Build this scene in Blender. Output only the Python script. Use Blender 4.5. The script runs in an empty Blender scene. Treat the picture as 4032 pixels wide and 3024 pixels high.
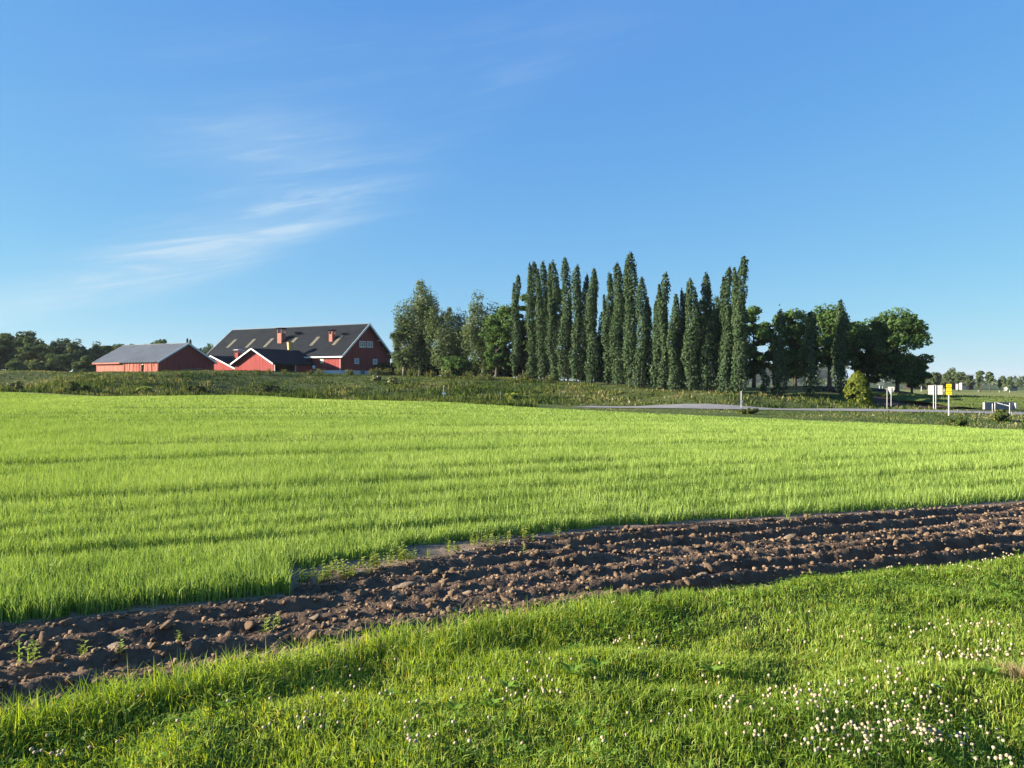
import bpy, math, random
import numpy as np
from mathutils import Vector, Matrix

SC = bpy.context.scene
COL = SC.collection
R = math.radians

# ------------------------------------------------------------------ camera
EYE = 1.65
F = 3028.0                                   # focal length in photo pixels (4032 wide)
cam_d = bpy.data.cameras.new('camera')
cam_d.sensor_width = 36.0
cam_d.lens = 36.0 * F / 4032.0
cam_d.clip_start = 0.05
cam_d.clip_end = 12000.0
cam = bpy.data.objects.new('camera', cam_d)
cam.location = (0, 0, EYE)
cam.rotation_euler = (R(90 - 0.227), 0, 0)
COL.objects.link(cam)
SC.camera = cam

# ------------------------------------------------------------------ light
SUN_EL = 15.0
SUN_A = -3.0                                # degrees: behind the left-hand direction
sdir = Vector((-math.cos(R(SUN_A)) * math.cos(R(SUN_EL)), math.sin(R(SUN_A)) * math.cos(R(SUN_EL)), math.sin(R(SUN_EL))))
sun_d = bpy.data.lights.new('sun', 'SUN')
sun_d.energy = 5.0
sun_d.angle = R(0.53)
sun_d.color = (1.0, 0.89, 0.72)
sun = bpy.data.objects.new('sun', sun_d)
sun.rotation_euler = sdir.to_track_quat('Z', 'Y').to_euler()
sun.location = (-60, -20, 60)
COL.objects.link(sun)

world = bpy.data.worlds.new('World')
SC.world = world
world.use_nodes = True
wn, wl = world.node_tree.nodes, world.node_tree.links
wn.clear()


def WN(kind, **kw):
    n = wn.new(kind)
    for k, v in kw.items():
        setattr(n, k, v)
    return n


def wmath(op, a, b=None, c=None):
    n = wn.new('ShaderNodeMath'); n.operation = op
    for i, v in enumerate((a, b, c)):
        if v is None:
            continue
        if isinstance(v, (int, float)):
            n.inputs[i].default_value = v
        else:
            wl.new(v, n.inputs[i])
    return n.outputs[0]


sky = WN('ShaderNodeTexSky', sky_type='NISHITA', sun_disc=False)
sky.sun_elevation = R(SUN_EL)
sky.sun_rotation = math.atan2(sdir.x, sdir.y)
sky.altitude = 150
sky.air_density = 1.0
sky.dust_density = 0.0
sky.ozone_density = 5.8
bg = WN('ShaderNodeBackground')
bg.inputs['Strength'].default_value = 0.10
EXPOSURE = 1.85
SKY_GAIN = 1.0 / (2 ** EXPOSURE * 0.10)           # sky radiance in display units before exposure
wout = WN('ShaderNodeOutputWorld')
# cirrus: streaked noise on azimuth / elevation of the sky direction
geo = WN('ShaderNodeNewGeometry')
tc = WN('ShaderNodeTexCoord')
sep = WN('ShaderNodeSeparateXYZ'); wl.new(tc.outputs['Generated'], sep.inputs[0])
az = wmath('ARCTAN2', sep.outputs['X'], sep.outputs['Y'])
hor = wmath('SQRT', wmath('ADD', wmath('MULTIPLY', sep.outputs['X'], sep.outputs['X']), wmath('MULTIPLY', sep.outputs['Y'], sep.outputs['Y'])))
elv = wmath('ARCTAN2', sep.outputs['Z'], hor)


def cloud_noise(rot, sx, sy, det, rough, off, dist=0.0):
    # rotate the (azimuth, elevation) plane, stretch along the wind
    c, s = math.cos(rot), math.sin(rot)
    a = wmath('ADD', wmath('MULTIPLY', az, c), wmath('MULTIPLY', elv, s))
    b = wmath('SUBTRACT', wmath('MULTIPLY', elv, c), wmath('MULTIPLY', az, s))
    cb = WN('ShaderNodeCombineXYZ')
    wl.new(wmath('MULTIPLY', a, sx), cb.inputs[0]); wl.new(wmath('MULTIPLY', b, sy), cb.inputs[1])
    cb.inputs[2].default_value = off
    n = WN('ShaderNodeTexNoise'); n.inputs['Scale'].default_value = 1.0
    n.inputs['Detail'].default_value = det; n.inputs['Roughness'].default_value = rough
    n.inputs['Distortion'].default_value = dist
    wl.new(cb.outputs[0], n.inputs['Vector'])
    return n.outputs['Fac']


def blob(a0, e0, ra, re, rot):
    c, s = math.cos(rot), math.sin(rot)
    da = wmath('SUBTRACT', az, a0); de = wmath('SUBTRACT', elv, e0)
    p = wmath('ADD', wmath('MULTIPLY', da, c / ra), wmath('MULTIPLY', de, s / ra))
    q = wmath('SUBTRACT', wmath('MULTIPLY', de, c / re), wmath('MULTIPLY', da, s / re))
    d2 = wmath('ADD', wmath('MULTIPLY', p, p), wmath('MULTIPLY', q, q))
    return wmath('POWER', 2.718, wmath('MULTIPLY', d2, -1.0))


def ramp(v, lo, hi):
    m = WN('ShaderNodeMapRange'); m.interpolation_type = 'SMOOTHSTEP'
    wl.new(v, m.inputs['Value'])
    m.inputs['From Min'].default_value = lo; m.inputs['From Max'].default_value = hi
    return m.outputs[0]


streak = wmath('MULTIPLY', ramp(cloud_noise(0.20, 4.0, 40.0, 9.0, 0.60, 3.1, 0.9), 0.41, 0.70), wmath('ADD', 0.55, wmath('MULTIPLY', ramp(cloud_noise(0.24, 12.0, 120.0, 6.0, 0.6, 5.5, 0.4), 0.35, 0.7), 0.6)))
soft = ramp(cloud_noise(0.30, 2.6, 9.0, 4.0, 0.5, 7.7, 0.3), 0.34, 0.72)
m1 = blob(-0.36, 0.172, 0.15, 0.030, 0.33)
m2 = blob(-0.50, 0.108, 0.18, 0.020, 0.30)
m3 = blob(-0.30, 0.265, 0.13, 0.06, 0.05)
m4 = blob(-0.10, 0.40, 0.34, 0.05, 0.12)
m5 = blob(-0.03, 0.35, 0.16, 0.028, 0.55)
band = wmath('MULTIPLY', ramp(cloud_noise(0.5, 1.3, 3.2, 2.0, 0.5, 1.3), 0.5, 0.8), 0.30)
mask = wmath('ADD', wmath('ADD', wmath('MULTIPLY', m1, 1.8), wmath('MULTIPLY', m2, 1.2)),
             wmath('ADD', wmath('MULTIPLY', m3, 0.75), wmath('ADD', wmath('MULTIPLY', m4, 0.17), wmath('MULTIPLY', m5, 0.20))))
mask = wmath('ADD', mask, wmath('MULTIPLY', band, 0.15))
tex = wmath('ADD', wmath('MULTIPLY', streak, 0.70), wmath('MULTIPLY', soft, 0.42))
cl = wmath('MULTIPLY', wmath('MINIMUM', wmath('MULTIPLY', mask, wmath('ADD', wmath('MULTIPLY', tex, 0.85), 0.18)), 1.0), 0.66)
up = ramp(elv, 0.0, 0.05)
cl = wmath('MULTIPLY', cl, up)
# one colour response for the whole sky: a soft shoulder per channel, like the camera's
sp3 = WN('ShaderNodeSeparateColor'); wl.new(sky.outputs[0], sp3.inputs[0])
cb3 = WN('ShaderNodeCombineColor')
for i, (ref, gam, val) in enumerate(((0.40, 0.74, 0.100), (1.083, 0.58, 0.318), (2.55, 0.20, 0.765))):
    v = wmath('POWER', wmath('DIVIDE', sp3.outputs[i], ref), gam)
    wl.new(wmath('MULTIPLY', v, val * SKY_GAIN), cb3.inputs[i])
mixc = WN('ShaderNodeMix', data_type='RGBA')
wl.new(cl, mixc.inputs[0]); wl.new(cb3.outputs[0], mixc.inputs[6])
mixc.inputs[7].default_value = (0.66 * SKY_GAIN, 0.82 * SKY_GAIN, 0.93 * SKY_GAIN, 1)
wl.new(mixc.outputs[2], bg.inputs['Color'])
wl.new(bg.outputs[0], wout.inputs['Surface'])

SC.view_settings.view_transform = 'Standard'
SC.view_settings.look = 'None'
SC.view_settings.gamma = 1.0
SC.view_settings.exposure = EXPOSURE
HAZE = 0.00006
SC.render.engine = 'CYCLES'
SC.cycles.use_denoising = True
SC.cycles.max_bounces = 6
SC.cycles.diffuse_bounces = 3
SC.cycles.transmission_bounces = 4
SC.cycles.volume_bounces = 0
SC.cycles.caustics_reflective = False
SC.cycles.caustics_refractive = False

# ------------------------------------------------------------------ helpers
rng = np.random.default_rng(7)
random.seed(7)


def P(x, y, d):
    """photo pixel + distance -> world point"""
    return ((x - 2016.0) / F * d, d, EYE - (y - 1500.0) / F * d)


def smooth(a, b, v):
    t = np.clip((v - a) / (b - a), 0, 1)
    return t * t * (3 - 2 * t)


_perm = np.random.default_rng(99).random((256, 256))


def vnoise(x, y):
    xi = np.floor(x).astype(int); yi = np.floor(y).astype(int)
    fx = x - xi; fy = y - yi
    fx = fx * fx * (3 - 2 * fx); fy = fy * fy * (3 - 2 * fy)
    a = _perm[xi & 255, yi & 255]; b = _perm[(xi + 1) & 255, yi & 255]
    c = _perm[xi & 255, (yi + 1) & 255]; d = _perm[(xi + 1) & 255, (yi + 1) & 255]
    return (a * (1 - fx) + b * fx) * (1 - fy) + (c * (1 - fx) + d * fx) * fy


def fbm(x, y, n=4, g=0.5):
    s = 0; a = 1.0; t = 0
    for i in range(n):
        s = s + a * vnoise(x * 2 ** i + 17.3 * i, y * 2 ** i + 5.1 * i)
        t += a; a *= g
    return s / t


def mesh_np(name, V, Fc, mat=None, attrs=None, smooth_shade=False):
    V = np.ascontiguousarray(V, np.float32); Fc = np.ascontiguousarray(Fc, np.int32)
    me = bpy.data.meshes.new(name)
    k = Fc.shape[1]
    me.vertices.add(len(V)); me.vertices.foreach_set('co', V.ravel())
    me.loops.add(Fc.size); me.loops.foreach_set('vertex_index', Fc.ravel())
    me.polygons.add(len(Fc)); me.polygons.foreach_set('loop_start', np.arange(0, Fc.size, k, dtype=np.int32))
    if smooth_shade:
        me.polygons.foreach_set('use_smooth', np.ones(len(Fc), bool))
    for an, (dom, data) in (attrs or {}).items():
        data = np.ascontiguousarray(data, np.float32)
        if data.ndim == 1:
            at = me.attributes.new(an, 'FLOAT', dom); at.data.foreach_set('value', data)
        else:
            at = me.attributes.new(an, 'FLOAT_COLOR', dom); at.data.foreach_set('color', data.ravel())
    me.update(calc_edges=True)
    if mat:
        me.materials.append(mat)
    return me


def add(name, me, parent=None, loc=None, label=None, cat=None, group=None, kind=None):
    o = bpy.data.objects.new(name, me)
    COL.objects.link(o)
    if loc is not None:
        o.location = loc
    if parent is not None:
        o.parent = parent
    if label: o['label'] = label
    if cat: o['category'] = cat
    if group: o['group'] = group
    if kind: o['kind'] = kind
    return o


def thing(name, label, cat, loc, rz=0.0, group=None):
    o = add(name, None, None, loc, label, cat, group)
    o.empty_display_size = 0.3
    o.rotation_euler = (0, 0, rz)
    return o


class MB:
    def __init__(s):
        s.v = []; s.f = []

    def poly(s, pts):
        i = len(s.v); s.v += [tuple(p) for p in pts]; s.f.append(tuple(range(i, i + len(pts))))

    def box(s, x0, x1, y0, y1, z0, z1):
        i = len(s.v)
        s.v += [(x0, y0, z0), (x1, y0, z0), (x1, y1, z0), (x0, y1, z0), (x0, y0, z1), (x1, y0, z1), (x1, y1, z1), (x0, y1, z1)]
        s.f += [tuple(i + k for k in q) for q in ((3, 2, 1, 0), (4, 5, 6, 7), (0, 1, 5, 4), (1, 2, 6, 5), (2, 3, 7, 6), (3, 0, 4, 7))]

    def hexa(s, p):
        """8 corners: bottom 4 then top 4"""
        i = len(s.v); s.v += [tuple(q) for q in p]
        s.f += [tuple(i + k for k in q) for q in ((3, 2, 1, 0), (4, 5, 6, 7), (0, 1, 5, 4), (1, 2, 6, 5), (2, 3, 7, 6), (3, 0, 4, 7))]

    def prism(s, pts, d):
        """polygon extruded by the vector d"""
        i = len(s.v); n = len(pts); d = Vector(d)
        s.v += [tuple(p) for p in pts] + [tuple(Vector(p) + d) for p in pts]
        s.f.append(tuple(i + n - 1 - k for k in range(n))); s.f.append(tuple(i + n + k for k in range(n)))
        for k in range(n):
            j = (k + 1) % n
            s.f.append((i + k, i + j, i + n + j, i + n + k))

    def tube(s, pts, rad, n=8, cap=True):
        i0 = len(s.v); m = len(pts)
        for k, p in enumerate(pts):
            p = Vector(p)
            a = Vector(pts[max(k - 1, 0)]); b = Vector(pts[min(k + 1, m - 1)])
            t = (b - a).normalized()
            u = t.orthogonal().normalized() if abs(t.z) < 0.9 else Vector((1, 0, 0)).cross(t).normalized()
            if abs(t.z) >= 0.9:
                u = (Vector((1, 0, 0)) - t * t.x).normalized()
            w = t.cross(u)
            r = rad[k] if hasattr(rad, '__len__') else rad
            for j in range(n):
                an = 2 * math.pi * j / n
                s.v.append(tuple(p + (u * math.cos(an) + w * math.sin(an)) * r))
        for k in range(m - 1):
            for j in range(n):
                a = i0 + k * n + j; b = i0 + k * n + (j + 1) % n
                s.f.append((a, b, b + n, a + n))
        if cap:
            s.f.append(tuple(i0 + n - 1 - j for j in range(n)))
            s.f.append(tuple(i0 + (m - 1) * n + j for j in range(n)))

    def mesh(s, name, mat, smooth_shade=False):
        me = bpy.data.meshes.new(name)
        me.from_pydata(s.v, [], s.f); me.update()
        if smooth_shade:
            for p in me.polygons: p.use_smooth = True
        if mat: me.materials.append(mat)
        return me

    def build(s, name, mat, parent=None, sm=False, **kw):
        return add(name, s.mesh(name, mat, sm), parent, **kw)


# ------------------------------------------------------------------ materials
def new_mat(name):
    m = bpy.data.materials.new(name); m.use_nodes = True
    nt = m.node_tree; nt.nodes.clear()
    out = nt.nodes.new('ShaderNodeOutputMaterial')
    return m, nt, nt.nodes, nt.links, out


def mat_plain(name, c0, c1=None, scale=3.0, rough=0.75, bump=0.0, bscale=None, metallic=0.0, stretch=(1, 1, 1), spec=0.3):
    m, nt, N, L, out = new_mat(name)
    b = N.new('ShaderNodeBsdfPrincipled'); b.inputs['Roughness'].default_value = rough
    b.inputs['Metallic'].default_value = metallic
    b.inputs['Specular IOR Level'].default_value = spec
    L.new(b.outputs[0], out.inputs[0])
    t = N.new('ShaderNodeTexCoord'); mp = N.new('ShaderNodeMapping'); mp.inputs['Scale'].default_value = stretch
    L.new(t.outputs['Object'], mp.inputs[0])
    n = N.new('ShaderNodeTexNoise'); n.inputs['Scale'].default_value = scale; n.inputs['Detail'].default_value = 6
    n.inputs['Roughness'].default_value = 0.6
    L.new(mp.outputs[0], n.inputs['Vector'])
    r = N.new('ShaderNodeValToRGB'); r.color_ramp.elements[0].position = 0.3; r.color_ramp.elements[1].position = 0.7
    r.color_ramp.elements[0].color = (*c0, 1); r.color_ramp.elements[1].color = (*(c1 or c0), 1)
    L.new(n.outputs['Fac'], r.inputs[0]); L.new(r.outputs[0], b.inputs['Base Color'])
    if bump:
        n2 = N.new('ShaderNodeTexNoise'); n2.inputs['Scale'].default_value = bscale or scale * 4; n2.inputs['Detail'].default_value = 8
        L.new(mp.outputs[0], n2.inputs['Vector'])
        bp = N.new('ShaderNodeBump'); bp.inputs['Strength'].default_value = 1.0; bp.inputs['Distance'].default_value = bump
        L.new(n2.outputs['Fac'], bp.inputs['Height']); L.new(bp.outputs[0], b.inputs['Normal'])
    return m


def mat_leaf(name, stops, transl=0.35, tcol=None, gloss=0.0, rough=0.5):
    """foliage: colour picked per face by the 'shade' attribute, light shining through"""
    m, nt, N, L, out = new_mat(name)
    at = N.new('ShaderNodeAttribute'); at.attribute_name = 'shade'
    r = N.new('ShaderNodeValToRGB')
    while len(r.color_ramp.elements) < len(stops):
        r.color_ramp.elements.new(0.5)
    for e, (p, c) in zip(r.color_ramp.elements, stops):
        e.position = p; e.color = (*c, 1)
    L.new(at.outputs['Fac'], r.inputs[0])
    d = N.new('ShaderNodeBsdfDiffuse'); L.new(r.outputs[0], d.inputs['Color'])
    t = N.new('ShaderNodeBsdfTranslucent')
    mx = N.new('ShaderNodeMix'); mx.data_type = 'RGBA'; mx.blend_type = 'MULTIPLY'; mx.inputs[0].default_value = 1.0
    L.new(r.outputs[0], mx.inputs[6]); mx.inputs[7].default_value = (*(tcol or (1.25, 1.2, 0.6)), 1)
    L.new(mx.outputs[2], t.inputs['Color'])
    ms = N.new('ShaderNodeMixShader'); ms.inputs[0].default_value = transl
    L.new(d.outputs[0], ms.inputs[1]); L.new(t.outputs[0], ms.inputs[2])
    last = ms
    if gloss:
        g = N.new('ShaderNodeBsdfGlossy'); g.inputs['Roughness'].default_value = rough
        g.inputs['Color'].default_value = (0.9, 0.92, 0.85, 1)
        m2 = N.new('ShaderNodeMixShader'); m2.inputs[0].default_value = gloss
        L.new(ms.outputs[0], m2.inputs[1]); L.new(g.outputs[0], m2.inputs[2]); last = m2
    L.new(last.outputs[0], out.inputs[0])
    return m


def mat_boards(name, c0, c1, width=0.16, axis=0, rough=0.85):
    """painted vertical cladding: narrow joints and faded streaks"""
    m, nt, N, L, out = new_mat(name)
    b = N.new('ShaderNodeBsdfPrincipled'); b.inputs['Roughness'].default_value = rough
    b.inputs['Specular IOR Level'].default_value = 0.15
    L.new(b.outputs[0], out.inputs[0])
    t = N.new('ShaderNodeTexCoord')
    sp = N.new('ShaderNodeSeparateXYZ'); L.new(t.outputs['Object'], sp.inputs[0])
    ad = N.new('ShaderNodeMath'); ad.operation = 'ADD'
    L.new(sp.outputs[0], ad.inputs[0]); L.new(sp.outputs[1], ad.inputs[1])
    dv = N.new('ShaderNodeMath'); dv.operation = 'DIVIDE'; dv.inputs[1].default_value = width
    L.new(ad.outputs[0], dv.inputs[0])
    fr = N.new('ShaderNodeMath'); fr.operation = 'FRACT'; L.new(dv.outputs[0], fr.inputs[0])
    fl = N.new('ShaderNodeMath'); fl.operation = 'FLOOR'; L.new(dv.outputs[0], fl.inputs[0])
    wn_ = N.new('ShaderNodeTexWhiteNoise'); wn_.noise_dimensions = '1D'; L.new(fl.outputs[0], wn_.inputs['W'])
    mp = N.new('ShaderNodeMapping'); mp.inputs['Scale'].default_value = (3.0, 3.0, 0.35)
    L.new(t.outputs['Object'], mp.inputs[0])
    n = N.new('ShaderNodeTexNoise'); n.inputs['Scale'].default_value = 1.0; n.inputs['Detail'].default_value = 6
    L.new(mp.outputs[0], n.inputs['Vector'])
    mm = N.new('ShaderNodeMath'); mm.operation = 'MULTIPLY_ADD'; mm.inputs[1].default_value = 0.35
    L.new(wn_.outputs['Value'], mm.inputs[0]); L.new(n.outputs['Fac'], mm.inputs[2])
    r = N.new('ShaderNodeValToRGB'); r.color_ramp.elements[0].position = 0.4; r.color_ramp.elements[1].position = 0.95
    r.color_ramp.elements[0].color = (*c0, 1); r.color_ramp.elements[1].color = (*c1, 1)
    L.new(mm.outputs[0], r.inputs[0]); L.new(r.outputs[0], b.inputs['Base Color'])
    gp = N.new('ShaderNodeMath'); gp.operation = 'GREATER_THAN'; gp.inputs[1].default_value = 0.12
    L.new(fr.outputs[0], gp.inputs[0])
    bp = N.new('ShaderNodeBump'); bp.inputs['Distance'].default_value = 0.03
    L.new(gp.outputs[0], bp.inputs['Height']); L.new(bp.outputs[0], b.inputs['Normal'])
    return m


def mat_sheet(name, c0, c1, rib=0.5, rough=0.5, metal=0.0, depth=0.03, spec=0.4):
    """corrugated roof sheet: ribs run down the slope (object x repeats)"""
    m, nt, N, L, out = new_mat(name)
    b = N.new('ShaderNodeBsdfPrincipled'); b.inputs['Roughness'].default_value = rough
    b.inputs['Metallic'].default_value = metal; b.inputs['Specular IOR Level'].default_value = spec
    L.new(b.outputs[0], out.inputs[0])
    t = N.new('ShaderNodeTexCoord')
    n = N.new('ShaderNodeTexNoise'); n.inputs['Scale'].default_value = 0.5; n.inputs['Detail'].default_value = 7
    L.new(t.outputs['Object'], n.inputs['Vector'])
    r = N.new('ShaderNodeValToRGB'); r.color_ramp.elements[0].position = 0.3; r.color_ramp.elements[1].position = 0.75
    r.color_ramp.elements[0].color = (*c0, 1); r.color_ramp.elements[1].color = (*c1, 1)
    L.new(n.outputs['Fac'], r.inputs[0]); L.new(r.outputs[0], b.inputs['Base Color'])
    w = N.new('ShaderNodeTexWave'); w.wave_type = 'BANDS'; w.bands_direction = 'X'
    w.inputs['Scale'].default_value = 0.314 / rib
    L.new(t.outputs['Object'], w.inputs['Vector'])
    bp = N.new('ShaderNodeBump'); bp.inputs['Distance'].default_value = depth
    L.new(w.outputs['Fac'], bp.inputs['Height']); L.new(bp.outputs[0], b.inputs['Normal'])
    return m


def mat_land():
    m, nt, N, L, out = new_mat('land')
    b = N.new('ShaderNodeBsdfPrincipled'); b.inputs['Roughness'].default_value = 0.95
    b.inputs['Specular IOR Level'].default_value = 0.1
    L.new(b.outputs[0], out.inputs[0])
    at = N.new('ShaderNodeAttribute'); at.attribute_name = 'land'
    t = N.new('ShaderNodeTexCoord')
    n = N.new('ShaderNodeTexNoise'); n.inputs['Scale'].default_value = 0.9; n.inputs['Detail'].default_value = 9
    n.inputs['Roughness'].default_value = 0.65
    L.new(t.outputs['Object'], n.inputs['Vector'])
    mr = N.new('ShaderNodeMapRange'); mr.inputs['From Min'].default_value = 0.25; mr.inputs['From Max'].default_value = 0.75
    mr.inputs['To Min'].default_value = 0.65; mr.inputs['To Max'].default_value = 1.35
    L.new(n.outputs['Fac'], mr.inputs['Value'])
    mx = N.new('ShaderNodeMix'); mx.data_type = 'RGBA'; mx.blend_type = 'MULTIPLY'; mx.inputs[0].default_value = 1
    L.new(at.outputs['Color'], mx.inputs[6]); L.new(mr.outputs[0], mx.inputs[7])
    L.new(mx.outputs[2], b.inputs['Base Color'])
    bp = N.new('ShaderNodeBump'); bp.inputs['Distance'].default_value = 0.12
    L.new(n.outputs['Fac'], bp.inputs['Height']); L.new(bp.outputs[0], b.inputs['Normal'])
    return m


M = {}
M['land'] = mat_land()
M['soil'] = mat_plain('tilled soil', (0.070, 0.046, 0.030), (0.165, 0.112, 0.072), 6.0, 0.95, 0.012, 38.0, spec=0.1)
M['crust'] = mat_plain('dry soil crust', (0.17, 0.125, 0.085), (0.27, 0.205, 0.145), 5.0, 0.95, 0.006, 40.0, spec=0.1)
M['clod'] = mat_plain('clod', (0.115, 0.074, 0.044), (0.28, 0.195, 0.125), 9.0, 0.95, 0.006, 45.0, spec=0.1)
M['stone'] = mat_plain('field stone', (0.13, 0.095, 0.065), (0.23, 0.175, 0.125), 12.0, 0.8, 0.003, 60.0)
M['turf'] = mat_plain('turf soil', (0.035, 0.045, 0.015), (0.06, 0.07, 0.022), 8.0, 0.95, 0.01, 40.0, spec=0.1)
M['asphalt'] = mat_plain('asphalt', (0.20, 0.195, 0.188), (0.27, 0.262, 0.25), 0.6, 0.8, 0.004, 30.0)
M['paint'] = mat_plain('road paint', (0.55, 0.55, 0.53), (0.72, 0.72, 0.7), 4.0, 0.6)
M['grass'] = mat_leaf('grass blade', [(0.0, (0.095, 0.165, 0.020)), (0.5, (0.205, 0.315, 0.040)), (0.9, (0.34, 0.44, 0.085)), (1.0, (0.34, 0.31, 0.10))], 0.45, (1.35, 1.2, 0.35), 0.012, 0.55)
M['clover'] = mat_leaf('clover leaf', [(0.0, (0.075, 0.155, 0.022)), (1.0, (0.19, 0.31, 0.045))], 0.4, (1.3, 1.2, 0.4), 0.012, 0.5)
M['crop'] = mat_leaf('barley leaf', [(0.0, (0.110, 0.190, 0.036)), (0.6, (0.245, 0.360, 0.074)), (1.0, (0.38, 0.48, 0.13))], 0.32, (1.2, 1.15, 0.6), 0.010, 0.55)
M['weed'] = mat_leaf('weed leaf', [(0.0, (0.030, 0.055, 0.015)), (0.4, (0.060, 0.092, 0.022)), (0.7, (0.12, 0.14, 0.04)), (0.88, (0.20, 0.17, 0.075)), (1.0, (0.30, 0.27, 0.16))], 0.3)
M['yweed'] = mat_leaf('young weed leaf', [(0.0, (0.18, 0.25, 0.05)), (1.0, (0.38, 0.42, 0.12))], 0.45)
M['poplar'] = mat_leaf('poplar leaf', [(0.0, (0.022, 0.044, 0.021)), (0.5, (0.046, 0.076, 0.036)), (1.0, (0.095, 0.128, 0.064))], 0.14)
M['broad'] = mat_leaf('broad leaf', [(0.0, (0.038, 0.080, 0.026)), (0.5, (0.075, 0.135, 0.042)), (1.0, (0.14, 0.20, 0.062))], 0.36)
M['birch'] = mat_leaf('birch leaf', [(0.0, (0.048, 0.080, 0.036)), (0.5, (0.092, 0.130, 0.058)), (1.0, (0.17, 0.195, 0.10))], 0.25)
M['conifer'] = mat_leaf('yellow cypress leaf', [(0.0, (0.065, 0.098, 0.018)), (0.6, (0.130, 0.160, 0.028)), (1.0, (0.21, 0.21, 0.045))], 0.3)
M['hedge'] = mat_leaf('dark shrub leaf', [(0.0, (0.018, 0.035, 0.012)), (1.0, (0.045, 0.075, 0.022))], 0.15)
M['farleaf'] = mat_leaf('far leaf', [(0.0, (0.052, 0.085, 0.042)), (0.5, (0.095, 0.132, 0.060)), (1.0, (0.16, 0.18, 0.095))], 0.32)
M['bloom'] = mat_leaf('elder leaf and bloom', [(0.0, (0.05, 0.08, 0.02)), (0.58, (0.09, 0.12, 0.03)), (0.64, (0.35, 0.33, 0.20)), (1.0, (0.50, 0.47, 0.34))], 0.3)
M['bark'] = mat_plain('bark', (0.05, 0.04, 0.03), (0.11, 0.09, 0.07), 3.0, 0.95, 0.02, 10, stretch=(3, 3, .6))
M['birchbark'] = mat_plain('birch bark', (0.18, 0.16, 0.14), (0.62, 0.60, 0.56), 2.0, 0.85, 0.01, 8, stretch=(1, 1, 2.5))
M['red'] = mat_boards('red boards', (0.215, 0.038, 0.038), (0.32, 0.070, 0.064))
M['redfade'] = mat_boards('faded red boards', (0.36, 0.11, 0.085), (0.50, 0.19, 0.14), 0.2)
M['white'] = mat_plain('white paint', (0.66, 0.66, 0.64), (0.80, 0.80, 0.78), 2.0, 0.6)
M['cream'] = mat_plain('cream shutter', (0.58, 0.53, 0.40), (0.70, 0.64, 0.50), 3.0, 0.6)
M['plinth'] = mat_plain('whitewashed wall', (0.58, 0.57, 0.54), (0.76, 0.75, 0.72), 1.2, 0.85, 0.01, 6)
M['slate'] = mat_sheet('dark roof sheet', (0.010, 0.013, 0.017), (0.018, 0.021, 0.025), 0.45, 0.8, 0.0, 0.02, 0.08)
M['zinc'] = mat_sheet('grey roof sheet', (0.058, 0.068, 0.080), (0.10, 0.112, 0.125), 0.9, 0.55, 0.0, 0.05, 0.4)
M['fibre'] = mat_plain('fibreglass skylight', (0.12, 0.108, 0.072), (0.18, 0.16, 0.11), 1.5, 0.5)
M['glass'] = mat_plain('window glass', (0.03, 0.035, 0.04), (0.05, 0.055, 0.06), 2.0, 0.08, spec=0.8)
M['pane'] = mat_plain('pale window board', (0.33, 0.36, 0.40), (0.42, 0.45, 0.48), 2.0, 0.5)
M['yellowvent'] = mat_plain('yellow vent', (0.50, 0.35, 0.12), (0.62, 0.46, 0.18), 2.0, 0.6)
M['dark'] = mat_plain('dark wood', (0.02, 0.016, 0.014), (0.035, 0.03, 0.026), 3.0, 0.9)
M['galv'] = mat_plain('galvanised post', (0.34, 0.34, 0.34), (0.46, 0.46, 0.45), 6.0, 0.5, metallic=0.2)
M['signback'] = mat_plain('sign back', (0.40, 0.38, 0.34), (0.50, 0.47, 0.42), 2.0, 0.5)
M['signyellow'] = mat_plain('yellow sign', (0.80, 0.42, 0.006), (0.86, 0.48, 0.010), 2.0, 0.45)
M['signdark'] = mat_plain('sign print', (0.10, 0.03, 0.005), None, 2.0, 0.5)
M['concrete'] = mat_plain('concrete', (0.17, 0.175, 0.175), (0.25, 0.255, 0.25), 1.2, 0.85, 0.008, 8)
M['petal'] = mat_plain('clover petal', (0.25, 0.17, 0.10), (0.48, 0.41, 0.29), 140.0, 0.8, spec=0.1)
M['stem'] = mat_plain('clover stem', (0.08, 0.15, 0.03), (0.12, 0.2, 0.05), 30.0, 0.7)
M['straw'] = mat_leaf('dry grass', [(0.0, (0.25, 0.19, 0.09)), (1.0, (0.42, 0.34, 0.18))], 0.3, (1.1, 1.0, 0.7))
M['plough'] = mat_plain('ploughed earth', (0.045, 0.033, 0.028), (0.085, 0.062, 0.050), 1.5, 0.95, 0.05, 6, spec=0.1)

# ------------------------------------------------------------------ terrain
CP = []                                     # control points (X, Y, Z)


def cp(x, y, d, dz=0.0):
    X, Y, Z = P(x, y, d); CP.append((X, Y, Z + dz))


for gx in (-40, -22, -12, -5, 0, 5, 12, 24, 42):
    for gy in (-25, -6, 3, 10, 14):
        CP.append((gx, gy, 0.0))
CROP_H = 0.195
FAR_EDGE = [(-700, 1534, 112), (0, 1540, 105), (1000, 1555, 98), (1750, 1580, 86), (2500, 1620, 74), (3200, 1650, 64), (4032, 1685, 56), (4700, 1712, 52)]
for x, y, d in FAR_EDGE:
    cp(x, y, d, -CROP_H)
# the lane
ROAD = [(-90.0, 124.0, -0.55), (-45, 116, -1.1), (-18, 109, -1.45), (6, 100.5, -1.62), (15.3, 96, -1.65), (30.9, 90, -1.68), (41.7, 87.5, -1.72), (47.8, 85.0, -1.76), (54.5, 80.5, -1.85), (66, 74, -2.0), (84, 66, -2.2)]
for X, Y, Z in ROAD:
    CP.append((X, Y, Z)); CP.append((X - 1.2, Y - 4.6, Z)); CP.append((X + 1.0, Y + 4.6, Z + 0.02))
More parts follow.
